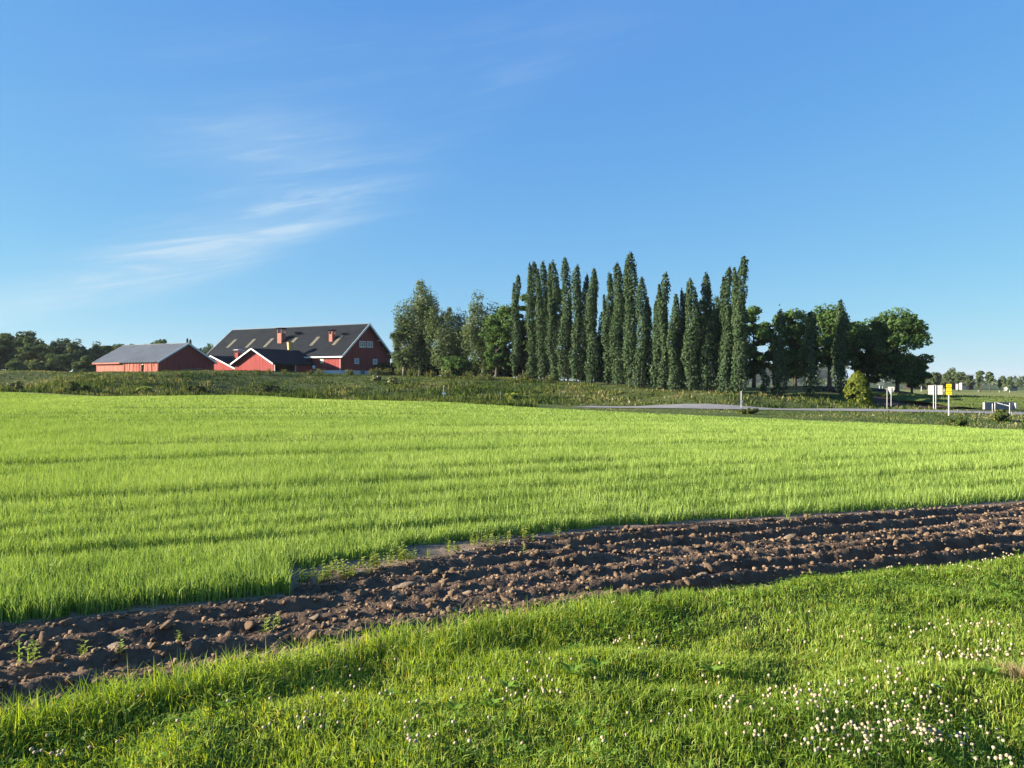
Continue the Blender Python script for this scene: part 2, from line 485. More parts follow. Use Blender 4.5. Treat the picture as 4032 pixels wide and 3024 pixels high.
# bank crest and yard
for x, y, d in ((-600, 1490, 150), (0, 1478, 136), (390, 1467, 138), (700, 1462, 136), (1000, 1463, 142), (1342, 1473, 152), (1560, 1477, 160), (1800, 1486, 140),
                (2029, 1492, 136), (2129, 1500, 133), (2270, 1506, 127), (2427, 1516, 120), (2525, 1526, 116), (2647, 1538, 111), (2717, 1542, 108), (2862, 1550, 105),
                (2917, 1553, 103), (3060, 1560, 103), (3189, 1557, 105), (3309, 1558, 106), (3380, 1588, 103), (3008, 1559, 104)):
    cp(x, y, d)
for X, Y, Z in ((-36, 162, 3.1), (-75, 182, 3.2), (-28, 178, 3.0), (-60, 150, 3.2), (-65, 142, 3.2), (-82, 150, 3.1), (-120, 170, 2.7), (-20, 165, 2.7), (0, 160, 2.2), (10, 150, 1.6),
                (30, 140, 0.4), (52, 125, 0.35), (64, 130, 0.0), (45, 112, 0.1), (58, 103, -1.55), (62, 118, -1.5), (70, 105, -1.75), (75, 130, -1.7), (80, 160, -1.9), (60, 170, -1.2),
                (-150, 230, 3.0), (-60, 240, 3.4), (20, 230, 1.5), (110, 220, -2.2), (110, 120, -1.9), (130, 90, -2.2), (150, 300, -2.8), (230, 400, -3.2), (60, 380, -1.0), (-100, 400, 2.5), (-300, 400, 2.5), (300, 250, -3.2), (150, 50, -2.0), (-120, 60, 0.2), (-90, 20, 0.0), (90, 20, -0.8)):
    CP.append((X, Y, Z))
CP = np.array(CP, float)
_c = 5.0


def _phi(r):
    return np.sqrt(r * r + _c * _c)


_A = _phi(np.hypot(CP[:, None, 0] - CP[None, :, 0], CP[:, None, 1] - CP[None, :, 1]))
_n = len(CP)
_B = np.zeros((_n + 1, _n + 1)); _B[:_n, :_n] = _A + np.eye(_n) * -0.02; _B[:_n, _n] = 1; _B[_n, :_n] = 1
_w = np.linalg.solve(_B, np.append(CP[:, 2], 0))


def H(X, Y):
    X = np.asarray(X, float); Y = np.asarray(Y, float)
    sh = X.shape
    x = X.ravel().copy(); y = Y.ravel().copy()
    rr = np.hypot(x, y); k = np.where(rr > 430, 430 / np.maximum(rr, 1), 1.0)
    x *= k; y *= k
    out = np.empty_like(x)
    for i in range(0, len(x), 20000):
        s = slice(i, i + 20000)
        out[s] = _phi(np.hypot(x[s, None] - CP[None, :, 0], y[s, None] - CP[None, :, 1])) @ _w[:_n] + _w[_n]
    # flat round the camera
    g = smooth(11, 20, y + 0.0 * x)
    g = np.maximum(g, smooth(14, 26, np.abs(x)))
    out = out * g
    return out.reshape(sh)


def h1(X, Y):
    return float(H(np.array([X]), np.array([Y]))[0])


# field lines near the camera
GX = np.array([-30, -6.0, -2.7, -1.45, -0.73, 0.16, 1.4, 2.9, 5.1, 9.0, 30.0])
GY = np.array([-9, 1.9, 3.42, 4.2, 4.75, 5.25, 5.78, 6.42, 7.25, 8.7, 16.0])


def grass_edge(X):
    return np.interp(X, GX, GY) + 0.16 * (vnoise(X * 2.3 + 40, X * 0 + 3.3) - 0.5) + 0.10 * (vnoise(X * 7 + 11, X * 0 + 8.1) - 0.5)


CXs = np.array([-30, -3.5, -1.74, -1.70, -1.11, -1.07, 0.0, 1.11, 3.5, 7.02, 30.0])
CYs = np.array([-5.3, 5.26, 5.97, 6.78, 7.15, 7.62, 8.22, 8.76, 9.45, 10.54, 18.0])


def crop_edge(X):
    return np.interp(X, CXs, CYs)


# the sown edge and the edge of the tilled ground in field coordinates: u along the rows, w across
ED = math.atan(0.41)
ce, se = math.cos(ED), math.sin(ED)


def uw(X, Y):
    return X * ce + Y * se, Y * ce - X * se


def sown(X, Y):
    u, w = uw(X, Y)
    return w > np.interp(u, [-20, 0.68, 0.72, 1.76, 1.82, 3.1, 4.35, 10.5, 30], [6.19, 6.18, 6.98, 7.17, 7.44, 7.60, 7.68, 7.09, 6.5]) + 0.09 * (vnoise(u * 3, u * 0 + 2) - 0.5) + 0.11 * (vnoise(X * 13, Y * 13) - 0.5)


def till_lim(X, Y):
    u, w = uw(X, Y)
    return np.interp(u, [-20, 0.6, 0.71, 1.11, 2.4, 3.2, 4.35, 10.5], [6.15, 6.15, 6.33, 6.60, 7.08, 7.42, 7.58, 7.02]) - w


FEX = np.array([P(*q)[0] for q in FAR_EDGE]); FEY = np.array([P(*q)[1] for q in FAR_EDGE])


def far_edge(X):
    return np.interp(X, FEX, FEY)


ROADC = np.array(ROAD)


def road_y(X):
    return np.interp(X, ROADC[:, 0], ROADC[:, 1])


def spaced(lo, hi, fine, f0, f1, grow):
    a = list(np.arange(f0, f1 + 1e-6, fine))
    s = fine
    while a[-1] < hi:
        s *= grow; a.append(min(a[-1] + s, hi))
    s = fine; b = [a[0]]
    while b[-1] > lo:
        s *= grow; b.append(max(b[-1] - s, lo))
    return np.array(b[::-1][:-1] + a)


xs = spaced(-3600, 3600, 1.5, -110, 110, 1.16)
ys = spaced(-300, 5000, 1.5, -12, 190, 1.14)
GXm, GYm = np.meshgrid(xs, ys)
GZ = H(GXm, GYm)
near = (GYm < 9.2 + 0.41 * GXm) & (GYm > -3.6) & (GXm > -6.6) & (GXm < 9.6)
GZ = np.where(near, GZ - 0.35, GZ)
GZ += (fbm(GXm / 6.0, GYm / 6.0, 3) - 0.5) * 0.25 * smooth(60, 110, GYm) * (GYm > far_edge(GXm) + 9)
nx, ny = len(xs), len(ys)
idx = np.arange(nx * ny).reshape(ny, nx)
quads = np.stack([idx[:-1, :-1], idx[:-1, 1:], idx[1:, 1:], idx[1:, :-1]], -1).reshape(-1, 4)
land = np.zeros((ny, nx, 4)); land[..., 3] = 1
land[..., :3] = (0.075, 0.105, 0.028)
incrop = (GYm < far_edge(GXm)) & (GYm > -40)
land[incrop, :3] = (0.085, 0.105, 0.026)
soilband = (GYm >= far_edge(GXm) - 0.2) & (GYm < far_edge(GXm) + 3.0)
land[soilband, :3] = (0.085, 0.062, 0.045)
bank = (GYm >= road_y(GXm) + 4) & (GYm < 150)
land[bank, :3] = (0.070, 0.090, 0.028)
farf = (GYm > 165) & (GXm > 40)
land[farf, :3] = (0.19, 0.205, 0.060)
farl = (GYm > 190) & (GXm <= 40)
land[farl, :3] = (0.06, 0.09, 0.03)
far2 = GYm > 420
land[far2, :3] = (0.06, 0.085, 0.035)
gme = mesh_np('ground', np.stack([GXm, GYm, GZ], -1).reshape(-1, 3), quads, M['land'], {'land': ('POINT', land.reshape(-1, 4))}, True)
add('ground', gme, kind='structure')


def strip(name, xs_, lo, hi, nrow, zf, mat, kind='structure', sm=True):
    """sheet between two curves lo(x) and hi(x)"""
    t = np.linspace(0, 1, nrow)
    XX = np.repeat(xs_[None, :], nrow, 0)
    YY = lo[None, :] * (1 - t[:, None]) + hi[None, :] * t[:, None]
    ZZ = zf(XX, YY)
    n = len(xs_); ii = np.arange(n * nrow).reshape(nrow, n)
    q = np.stack([ii[:-1, :-1], ii[:-1, 1:], ii[1:, 1:], ii[1:, :-1]], -1).reshape(-1, 4)
    me = mesh_np(name, np.stack([XX, YY, ZZ], -1).reshape(-1, 3), q, mat, None, sm)
    return add(name, me, kind=kind)


# grass verge with hollows
def verge_z(X, Y):
    b = (fbm((X - 0.3) * 0.95 + 3, (Y - 0.7) * 1.5 + 9, 3) - 0.5) * 0.24
    b += (fbm(X * 3.6 + 30, Y * 4.2, 2) - 0.5) * 0.05
    lip = grass_edge(X) - Y
    b = b * smooth(-0.2, 0.6, lip) + 0.05 * smooth(-0.1, 0.25, lip)
    return b


vx = np.arange(-8.0, 11.01, 0.08)
strip('grass_verge', vx, np.full_like(vx, -4.0), grass_edge(vx) + 0.12, 120, verge_z, M['turf'])

# tilled soil
def soil_z(X, Y):
    w = (Y * ce - X * se); u = (X * ce + Y * se)
    wob = w + 0.30 * (fbm(u * 0.45, w * 0.6 + 4, 3) - 0.5)
    ph = wob / 0.37 * 2 * math.pi
    fur = 0.056 * np.sin(ph + 0.6 * np.sin(ph)) * (0.40 + 1.2 * smooth(0.32, 0.75, fbm(u * 0.55 + 20, w * 1.3, 3))) * (0.5 + 0.5 * smooth(-2.5, 1.0, X))
    rough = 0.030 * (np.abs(fbm(X * 5, Y * 5, 3) - 0.5) * 2) + 0.070 * np.abs(fbm(X * 12, Y * 12, 3, 0.6) - 0.5) + 0.045 * (fbm(X * 26, Y * 26, 2, 0.6) - 0.5)
    k = smooth(0.0, 0.22, till_lim(X, Y))
    base = fur + rough - 0.05
    flat = 0.012 * fbm(X * 9, Y * 9, 3) - 0.012
    gside = smooth(-0.05, 0.3, Y - grass_edge(X))
    return (base * k + flat * (1 - k)) * gside - 0.03 * (1 - gside)


sx = np.arange(-8.0, 11.5, 0.031)
hi_edge = 8.9 + 0.41 * sx + 1.6
soil = strip('tilled_soil', sx, grass_edge(sx) - 0.25, np.maximum(hi_edge, crop_edge(sx) + 1.5), 170, soil_z, M['soil'], sm=False)
soil.data.materials.append(M['crust'])
_co = np.empty(len(soil.data.vertices) * 3); soil.data.vertices.foreach_get('co', _co); _co = _co.reshape(-1, 3)
_lv = np.empty(len(soil.data.loops), np.int32); soil.data.loops.foreach_get('vertex_index', _lv)
_fc = _co[_lv.reshape(-1, 4)].mean(1)
soil.data.polygons.foreach_set('material_index', (till_lim(_fc[:, 0], _fc[:, 1]) + 0.14 * (fbm(_fc[:, 0] * 8, _fc[:, 1] * 8, 3) - 0.5) < 0.02).astype(np.int32))

# ------------------------------------------------------------------ blades
def blades(pos, h, w, lean_dir, lean, shade, bend=1.6, twist=None):
    """bent tapering blades: 5 vertices, 3 triangles each"""
    n = len(pos)
    tw = rng.uniform(0, math.pi, n) if twist is None else twist
    side = np.stack([np.cos(tw), np.sin(tw), np.zeros(n)], -1) * (w * 0.5)[:, None]
    ld = np.stack([np.cos(lean_dir), np.sin(lean_dir), np.zeros(n)], -1)
    up = np.array([0, 0, 1.0])
    mid = pos + up * (h * 0.55)[:, None] + ld * (h * lean * 0.35)[:, None]
    tip = pos + up * (h * (1 - 0.25 * np.minimum(lean * bend, 1.6)))[:, None] + ld * (h * lean * bend * 0.75)[:, None]
    V = np.stack([pos - side, pos + side, mid - side * 0.8, mid + side * 0.8, tip], 1).reshape(-1, 3)
    o = (np.arange(n) * 5)[:, None]
    T = np.stack([o + [0, 1, 3], o + [0, 3, 2], o + [2, 3, 4]], 1).reshape(-1, 3)
    return V, T, np.repeat(shade, 3)


def blades1(pos, h, w, lean_dir, lean, shade):
    n = len(pos)
    tw = rng.uniform(0, math.pi, n)
    side = np.stack([np.cos(tw), np.sin(tw), np.zeros(n)], -1) * (w * 0.5)[:, None]
    ld = np.stack([np.cos(lean_dir), np.sin(lean_dir), np.zeros(n)], -1)
    tip = pos + np.array([0, 0, 1.0]) * h[:, None] + ld * (h * lean)[:, None]
    V = np.stack([pos - side, pos + side, tip], 1).reshape(-1, 3)
    return V, np.arange(n * 3).reshape(-1, 3), shade


def join(parts):
    Vs, Ts, Ss = [], [], []; o = 0
    for v, t, s in parts:
        Vs.append(v); Ts.append(t + o); Ss.append(s); o += len(v)
    return np.concatenate(Vs), np.concatenate(Ts), np.concatenate(Ss)


def stuff(name, parts, mat, label, cat):
    V, T, S = join(parts)
    me = mesh_np(name, V, T, mat, {'shade': ('FACE', np.clip(S, 0, 1))})
    return add(name, me, label=label, cat=cat, kind='stuff')


# ---- foreground grass
def verge_points(dens, y0=2.3):
    n = int(dens * 19 * 9)
    X = rng.uniform(-8, 11, n); Y = rng.uniform(y0, 9.6, n)
    k = (Y < grass_edge(X) + 0.06) & (np.abs(X) < 0.68 * Y + 0.6)
    return X[k], Y[k]


X, Y = verge_points(6200)
edge = grass_edge(X) - Y
tall = smooth(0.75, 0.05, edge) * smooth(2.6, -0.6, X)
lush = fbm(X * 1.4 + 50, Y * 1.7, 3)
keep = rng.random(len(X)) < (0.35 + 1.2 * lush) * np.where(Y > 5.0, 0.7, 1.0)
X, Y, edge, tall, lush = X[keep], Y[keep], edge[keep], tall[keep], lush[keep]
n = len(X)
hgt = (0.032 + 0.056 * lush + 0.15 * tall * rng.uniform(0.2, 1.0, n)) * rng.uniform(0.5, 1.3, n)
pos = np.stack([X, Y, verge_z(X, Y) - 0.005], -1)
sh = np.clip(rng.normal(0.50, 0.24, n) + 0.7 * (fbm(X * 0.9, Y * 0.9 + 70, 3) - 0.5), 0, 0.93)
sh = np.where(rng.random(n) < 0.05, 1.0, sh)
g1 = blades(pos, hgt, rng.uniform(0.0035, 0.0075, n), rng.uniform(0, 2 * math.pi, n), np.abs(rng.normal(0.5, 0.35, n)), sh)
stuff('verge_grass', [g1], M['grass'], 'short lush green grass with tussocks growing on the verge beside the tilled soil', 'grass')

# ---- clover leaves
X, Y = verge_points(420)
cl_d = fbm(X * 1.2 + 90, Y * 1.2, 3) + 0.10 * smooth(-1, 4, X) - 0.03 * (Y - 4)
k = rng.random(len(X)) < smooth(0.42, 0.62, cl_d)
X, Y = X[k], Y[k]; n = len(X)
zc = verge_z(X, Y) + rng.uniform(0.02, 0.075, n)
a0 = rng.uniform(0, 2 * math.pi, n); sz = rng.uniform(0.008, 0.015, n)
Vc, Fc_ = [], []
tilt = rng.normal(0, 0.35, (n, 2))
for j in range(3):
    an = a0 + j * 2.094
    ux, uy = np.cos(an), np.sin(an)
    ctr = np.stack([X, Y, zc], -1)
    def pt(r_, s_):
        px = ux * r_ * sz - uy * s_ * sz; py = uy * r_ * sz + ux * s_ * sz
        return ctr + np.stack([px, py, px * tilt[:, 0] + py * tilt[:, 1]], -1)
    Vc.append(np.stack([pt(0.05, 0), pt(0.8, 0.55), pt(1.35, 0), pt(0.8, -0.55)], 1))
Vc = np.concatenate(Vc).reshape(-1, 3)
Fq = np.arange(len(Vc)).reshape(-1, 4)
me = mesh_np('clover_leaves', Vc, Fq, M['clover'], {'shade': ('FACE', rng.random(len(Fq)))})
add('clover_leaves', me, label='small round clover leaves mixed into the short grass of the verge', cat='clover', kind='stuff')

# ---- crop
def crop_height(X, Y):
    w = Y * ce - X * se; u = X * ce + Y * se
    h = 0.80 + 0.34 * fbm(u * 0.10, w * 0.55, 3) + 0.30 * (fbm(X * 1.5, Y * 1.5, 2) - 0.5) + 0.42 * (fbm(u * 5, w * 9, 2) - 0.5) * smooth(40, 15, Y)
    gap = np.zeros_like(X)
    for w0, wd, off, cut in TRACKS:
        ww = (w - w0 - 0.16 * (fbm(u * 0.15, u * 0 + off, 2) - 0.5) * 2) / 1.5
        on = smooth(cut, cut + 0.12, fbm(u * 0.085 + off * 3.1, u * 0 + off, 2))
        gap = np.maximum(gap, on * np.exp(-(ww / wd) ** 4))
    # longer thin streaks in the distance
    s = fbm(u * 0.045 + 11, w * 0.9 + 5, 3)
    gap = np.maximum(gap, 0.75 * smooth(0.60, 0.70, s) * smooth(18, 40, w))
    return h, gap


W0 = 8.22 * ce
TRACKS = [(W0 + 0.42, 0.11, 1.0, 0.22), (W0 + 1.9, 0.12, 2.0, 0.30), (W0 + 2.9, 0.13, 17.0, 0.24), (W0 + 4.3, 0.22, 3.0, 0.18), (W0 + 5.9, 0.24, 4.0, 0.26), (W0 + 9.6, 0.32, 5.0, 0.32),
          (W0 + 14.5, 0.42, 6.0, 0.32), (W0 + 16.3, 0.42, 7.0, 0.36), (W0 + 23, 0.55, 8.0, 0.32), (W0 + 31, 0.7, 9.0, 0.34), (W0 + 40, 0.9, 10.0, 0.36), (W0 + 52, 1.1, 11.0, 0.38),
          (W0 - 0.54, 0.09, 12.0, 0.16), (W0 + 1.2, 0.08, 14.0, 0.42), (W0 + 7.4, 0.2, 15.0, 0.45), (W0 + 12, 0.3, 16.0, 0.48)]


def crop_zone(y0, y1, dens, wscale, simple):
    A = (y1 - y0) * (2 * (0.70 * y1 + 3))
    n = int(dens * A)
    X = rng.uniform(-1, 1, n) * (0.70 * y1 + 3); Y = rng.uniform(y0, y1, n)
    k = (np.abs(X) < 0.70 * Y + 2.5) & sown(X, Y) & (Y < far_edge(X))
    X, Y = X[k], Y[k]
    hh, gap = crop_height(X, Y)
    k = rng.random(len(X)) > gap * 1.05
    X, Y, hh, gap = X[k], Y[k], hh[k], gap[k]
    n = len(X)
    hgt = CROP_H * hh * (1 - 0.5 * gap) * (rng.uniform(0.55, 1.12, n) if y1 < 14 else rng.uniform(0.66, 1.04, n))
    pos = np.stack([X, Y, H(X, Y) - 0.01], -1)
    sh = np.clip(rng.normal(0.52, 0.24, n) + 0.55 * (fbm(X * 0.05 + 5, Y * 0.05, 3) - 0.5) + 0.5 * (fbm(X * 0.9, Y * 0.5 + 9, 3) - 0.5), 0, 1)
    if simple:
        return blades1(pos, hgt, rng.uniform(0.7, 1.3, n) * wscale, rng.uniform(0, 2 * math.pi, n), np.abs(rng.normal(0.25, 0.2, n)), sh)
    return blades(pos, hgt, rng.uniform(0.7, 1.3, n) * wscale, rng.uniform(0, 2 * math.pi, n), np.abs(rng.normal(0.22, 0.18, n)), sh)


zones = [crop_zone(4.3, 9.0, 2300, 0.0090, False), crop_zone(4.3, 9.0, 1500, 0.0095, True), crop_zone(9.0, 13.0, 1900, 0.0105, True), crop_zone(13.0, 19.0, 1280, 0.0118, True),
         crop_zone(19, 28, 640, 0.0138, True), crop_zone(28, 42, 280, 0.0225, True), crop_zone(42, 65, 90, 0.045, True), crop_zone(65, 113, 40, 0.075, True)]
stuff('barley_crop', zones, M['crop'], 'bright green young cereal crop filling the wide field up to the tilled strip', 'crop')

# ------------------------------------------------------------------ clods and stones
def ico(sub):
    import bmesh
    bm = bmesh.new(); bmesh.ops.create_icosphere(bm, subdivisions=sub, radius=1.0)
    v = np.array([q.co[:] for q in bm.verts]); f = np.array([[q.index for q in t.verts] for t in bm.faces]); bm.free()
    return v, f


ICO1, ICO1F = ico(1); ICO2, ICO2F = ico(2); ICO3, ICO3F = ico(3)


def lump(v, seed, amt=0.35, flat=0.75, facets=6):
    r = np.random.default_rng(seed)
    o = v.copy()
    for i in range(facets):                   # chop flat faces
        d = r.normal(size=3); d /= np.linalg.norm(d)
        lim = r.uniform(0.45, 0.85)
        s = o @ d
        o = o - np.outer(np.maximum(s - lim, 0), d)
    o = o * (1 + amt * (r.random((len(o), 1)) - 0.5))
    o[:, 2] *= flat
    o[:, 0] *= r.uniform(0.9, 1.3)
    return o


clod_meshes = []
for i in range(10):
    clod_meshes.append(mesh_np('clod', lump(ICO2, 100 + i, 0.30, 0.72), ICO2F, M['clod']))


def soil_points(n, small=0):
    X = rng.uniform(-5.5, 9.5, n)
    Y = grass_edge(X) + 0.05 + 3.2 * rng.random(n)
    tl = till_lim(X, Y)
    k = (np.abs(X) < 0.68 * Y + 0.4) & ((tl > 0.03) | ((rng.random(n) < 0.3 * small) & ~sown(X, Y)))
    return X[k], Y[k]


X, Y = soil_points(1800)
size = 0.014 + 0.028 * rng.random(len(X)) ** 2.0
app = size / Y
order = np.argsort(-app)[:290]
for j in order:
    s = float(size[j])
    o = add('clod', clod_meshes[j % 10], soil, (float(X[j]), float(Y[j]), float(soil_z(X[j:j + 1], Y[j:j + 1])[0]) + s * 0.25))
    o.rotation_euler = (float(rng.normal(0, 0.4)), float(rng.normal(0, 0.4)), float(rng.uniform(0, 6.28)))
    o.scale = (s * rng.uniform(0.9, 1.5), s, s * rng.uniform(0.8, 1.2))
# crumbs too small to pick apart
X, Y = soil_points(19000, 1)
n = len(X); size = 0.004 + 0.023 * rng.random(n) ** 2.8
base_v = [lump(ICO1, 300 + i, 0.6, 0.7, 4) for i in range(12)]
which = rng.integers(0, 12, n)
BV = np.array(base_v)[which]
ang = rng.uniform(0, 6.28, n); c_, s_ = np.cos(ang), np.sin(ang)
RX = BV[..., 0] * c_[:, None] - BV[..., 1] * s_[:, None]; RY = BV[..., 0] * s_[:, None] + BV[..., 1] * c_[:, None]
CV = np.stack([RX, RY, BV[..., 2]], -1) * size[:, None, None] + np.stack([X, Y, soil_z(X, Y) + size * 0.2], -1)[:, None, :]
CF = (ICO1F[None] + (np.arange(n) * 12)[:, None, None]).reshape(-1, 3)
cr = add('soil_crumbs', mesh_np('soil_crumbs', CV.reshape(-1, 3), CF, M['clod']), soil, kind='stuff')

STONES = [(450, 2515, 0.062, 'long pale tan stone lying tilted among the clods near the verge'),
          (1565, 2305, 0.040, 'rounded pale stone beside a twin on the ploughed strip'),
          (1600, 2308, 0.042, 'rounded tan stone touching a flatter pale stone in the soil'),
          (1840, 2320, 0.034, 'pointed light stone near the middle of the furrows'),
          (1790, 2392, 0.036, 'angular cream stone standing on the edge of a furrow'),
          (2760, 2280, 0.045, 'blocky grey stone at the grass edge of the soil'),
          (1240, 2420, 0.040, 'upright wedge shaped brown stone leaning over'),
          (3112, 2122, 0.050, 'smooth oval stone on the far furrow'),
          (3590, 2130, 0.050, 'flat beige stone near the edge of the tall crop'),
          (3080, 2085, 0.045, 'reddish stone under the lone grass stalk')]
for k, (px, py, s, lab) in enumerate(STONES):
    d = EYE * F / (py - 1500.0)
    X0, Y0 = (px - 2016) / F * d, d
    o = add('field_stone', mesh_np('field_stone', lump(ICO2, 500 + k, 0.06, 0.7, 9), ICO2F, M['stone'], None, False), None, (X0, Y0, float(soil_z(np.array([X0]), np.array([Y0]))[0]) + s * 0.3), lab, 'stone', 'loose stones on the tilled strip')
    o.scale = (s * 1.5, s * 0.85, s); o.rotation_euler = (0.2, -0.3, random.uniform(-0.6, 0.6))

# ------------------------------------------------------------------ small plants
def leaf_card(p, dirv, L, W, up=0.3, curl=0.4):
    """one pointed leaf of 4 faces with a midrib fold"""
    d = Vector(dirv).normalized(); s = d.cross(Vector((0, 0, 1)))
    if s.length < 1e-3: s = Vector((1, 0, 0))
    s.normalize(); u = s.cross(d)
    p = Vector(p)
    a = p; m0 = p + d * L * 0.45 + u * L * up * 0.4; t = p + d * L + u * L * (up * 0.4 - curl * 0.35)
    l = m0 + s * W * 0.5 + u * W * 0.15; r = m0 - s * W * 0.5 + u * W * 0.15
    return [a, l, m0, r, t]


class LeafB:
    def __init__(s): s.v = []; s.f = []; s.s = []
    def leaf(s, p, d, L, W, shade, up=0.3, curl=0.4):
        i = len(s.v); s.v += [tuple(q) for q in leaf_card(p, d, L, W, up, curl)]
        s.f += [(i, i + 1, i + 2), (i, i + 2, i + 3), (i + 1, i + 4, i + 2), (i + 2, i + 4, i + 3)]; s.s += [shade] * 4
    def mesh(s, name, mat):
        return mesh_np(name, np.array(s.v), np.array(s.f), mat, {'shade': ('FACE', np.clip(np.array(s.s), 0, 1))})


def seedling_mesh(seed, h=0.12):
    r = random.Random(seed); b = LeafB()
    for k in range(r.randint(2, 4)):
        bx, by = r.uniform(-.03, .03), r.uniform(-.03, .03); hh = h * r.uniform(0.6, 1.1)
        for j in range(7):
            t = (j + 1) / 7; a = j * 2.4 + r.random()
            b.leaf((bx, by, hh * t), (math.cos(a), math.sin(a), 0.35), 0.045 * (1.2 - 0.6 * t) * r.uniform(.8, 1.3), 0.026, r.random(), 0.3, 0.5)
        b.leaf((bx, by, 0), (0.02, 0.02, 1), hh, 0.006, 0.2, 0, 0)
    return b.mesh('seedling', M['yweed'])


seed_meshes = [seedling_mesh(i) for i in range(6)]
for k in range(52):
    u_ = random.uniform(0.85, 3.3) if k < 40 else random.uniform(0.75, 1.5)
    w_ = float(np.interp(u_, [0.71, 1.11, 2.4, 3.2, 4.35], [6.33, 6.60, 7.08, 7.42, 7.58])) + random.uniform(-0.12, 0.14)
    X0, Y0 = u_ * ce - w_ * se, u_ * se + w_ * ce
    s = random.uniform(0.7, 1.35)
    o = add('weed_seedling', seed_meshes[random.randrange(6)], None, (X0, Y0, float(soil_z(np.array([X0]), np.array([Y0]))[0])), 'yellow green weed seedling on bare soil beside the crop edge', 'weed', 'weed seedlings on the bare strip by the crop')
    o.scale = (s, s, s); o.rotation_euler = (0, 0, random.uniform(0, 6.28))
sp_ = [(95, 2620, 1.3), (130, 2600, 1.2), (320, 2590, .9), (480, 2575, .8), (1060, 2475, 1.1), (1090, 2440, .8), (2055, 2180, .9), (2190, 2110, .9), (2580, 2065, .8), (3190, 2040, .9), (3620, 2010, .9), (2690, 2050, .8), (3480, 2020, .7), (700, 2540, .7)]
for px, py, s in sp_:
    d = EYE * F / (py - 1500.0); X0 = (px - 2016) / F * d
    o = add('weed_seedling', seed_meshes[random.randrange(6)], None, (X0, d, float(soil_z(np.array([X0]), np.array([d]))[0])), 'lone green weed sprouting between clods on the tilled strip', 'weed', 'lone weeds among the clods')
    o.scale = (s, s, s); o.rotation_euler = (0, 0, random.uniform(0, 6.28))
# lone grass stalk at the far crop edge
d = EYE * F / (2055 - 1500.0); X0 = (3103 - 2016) / F * d
b = LeafB()
for k in range(6):
    a = k * 1.1
    b.leaf((0, 0, 0.0), (0.35 * math.cos(a), 0.35 * math.sin(a), 1), 0.10 + 0.03 * k, 0.012, 0.5, 0.1, 0.3)
b.leaf((0, 0, 0), (0.05, 0, 1), 0.30, 0.016, 0.6, 0, 0)
add('grass_stalk', b.mesh('grass_stalk', M['yweed']), None, (X0, d, 0.0), 'lone tall grass stalk standing on the soil in front of the crop edge', 'grass stalk')

# broad-leaved weeds in the verge
def rosette(seed, n, L, W, mat):
    r = random.Random(seed); b = LeafB()
    for k in range(n):
        a = k * 6.283 / n + r.uniform(-.3, .3)
        b.leaf((0, 0, 0.01), (math.cos(a), math.sin(a), r.uniform(0.25, 0.9)), L * r.uniform(.7, 1.2), W, r.uniform(0.4, 1.0), 0.2, 0.5)
    return b.mesh('rosette', mat)


ros = [rosette(40 + i, 6 + i % 3, 0.085, 0.03, M['clover']) for i in range(4)]
for px, py in ((2000, 2790), (1930, 2860), (2250, 2750), (2350, 2720), (1525, 2800), (1790, 2880), (480, 2770), (250, 2810), (3560, 2850), (3690, 2800), (2800, 2720), (3420, 2590), (2860, 2440), (3450, 2340), (2540, 2370), (880, 2880), (3900, 2760), (3930, 2360)):
    d = EYE * F / (py - 1500.0); X0 = (px - 2016) / F * d
    o = add('broadleaf_weed', ros[random.randrange(4)], None, (X0, d, float(verge_z(np.array([X0]), np.array([d]))[0]) + 0.03), 'broad leaved green weed rosette rising out of the verge grass', 'weed', 'broad leaved weeds in the verge')
    s = random.uniform(0.7, 1.2); o.scale = (s, s, s); o.rotation_euler = (0, 0, random.uniform(0, 6.28))

# clover flowers
def clover_head(seed):
    r = np.random.default_rng(seed)
    v = ICO2.copy()
    v = v * (1 + 0.30 * (r.random((len(v), 1)) - 0.4)); v[:, 2] *= 0.85
    return mesh_np('flower_head', v * 0.0080, ICO2F, M['petal'])


heads = [clover_head(i) for i in range(5)]
stb = MB(); stb.tube([(0, 0, -0.11), (0.004, 0.002, -0.05), (0, 0, 0)], 0.0013, 4); stem_me = stb.mesh('stem', M['stem'])
pts = []
rr = random.Random(5)


def scatter(px0, px1, py0, py1, n):
    for _ in range(n):
        pts.append((rr.uniform(px0, px1), rr.uniform(py0, py1)))


def cluster(px, py, sx_, sy_, n):
    for _ in range(n):
        pts.append((rr.gauss(px, sx_), rr.gauss(py, sy_)))


cluster(3480, 2900, 150, 40, 70); cluster(3350, 2960, 120, 30, 40); cluster(3700, 2890, 90, 50, 40); cluster(3900, 2600, 90, 26, 45); cluster(3700, 2620, 70, 30, 12)
cluster(3200, 2780, 150, 40, 32); cluster(3650, 2760, 160, 50, 30); cluster(3500, 2720, 120, 30, 16); cluster(3950, 2950, 60, 50, 16)
cluster(3690, 2520, 100, 25, 14); cluster(3860, 2490, 60, 14, 12); scatter(2700, 4000, 2440, 2560, 16); scatter(2600, 3200, 2650, 3000, 30)
cluster(2870, 2810, 25, 14, 6); cluster(2920, 2900, 70, 40, 12); cluster(2100, 2760, 110, 30, 22); cluster(2380, 2390, 40, 25, 10); cluster(2500, 2530, 60, 25, 9)
scatter(1300, 2600, 2600, 3000, 34); cluster(1650, 2970, 40, 30, 10); cluster(210, 2985, 50, 14, 10); scatter(100, 1400, 2760, 3010, 22)
cluster(1200, 2900, 50, 20, 6); cluster(3780, 2235, 100, 30, 14); cluster(3960, 2205, 50, 14, 14); scatter(1050, 1400, 2560, 2700, 8); cluster(3540, 2240, 60, 20, 10)
made = 0
rest = []
pts = [(px, py) for px, py in pts if py < 3060]
pts.sort(key=lambda q: -q[1])
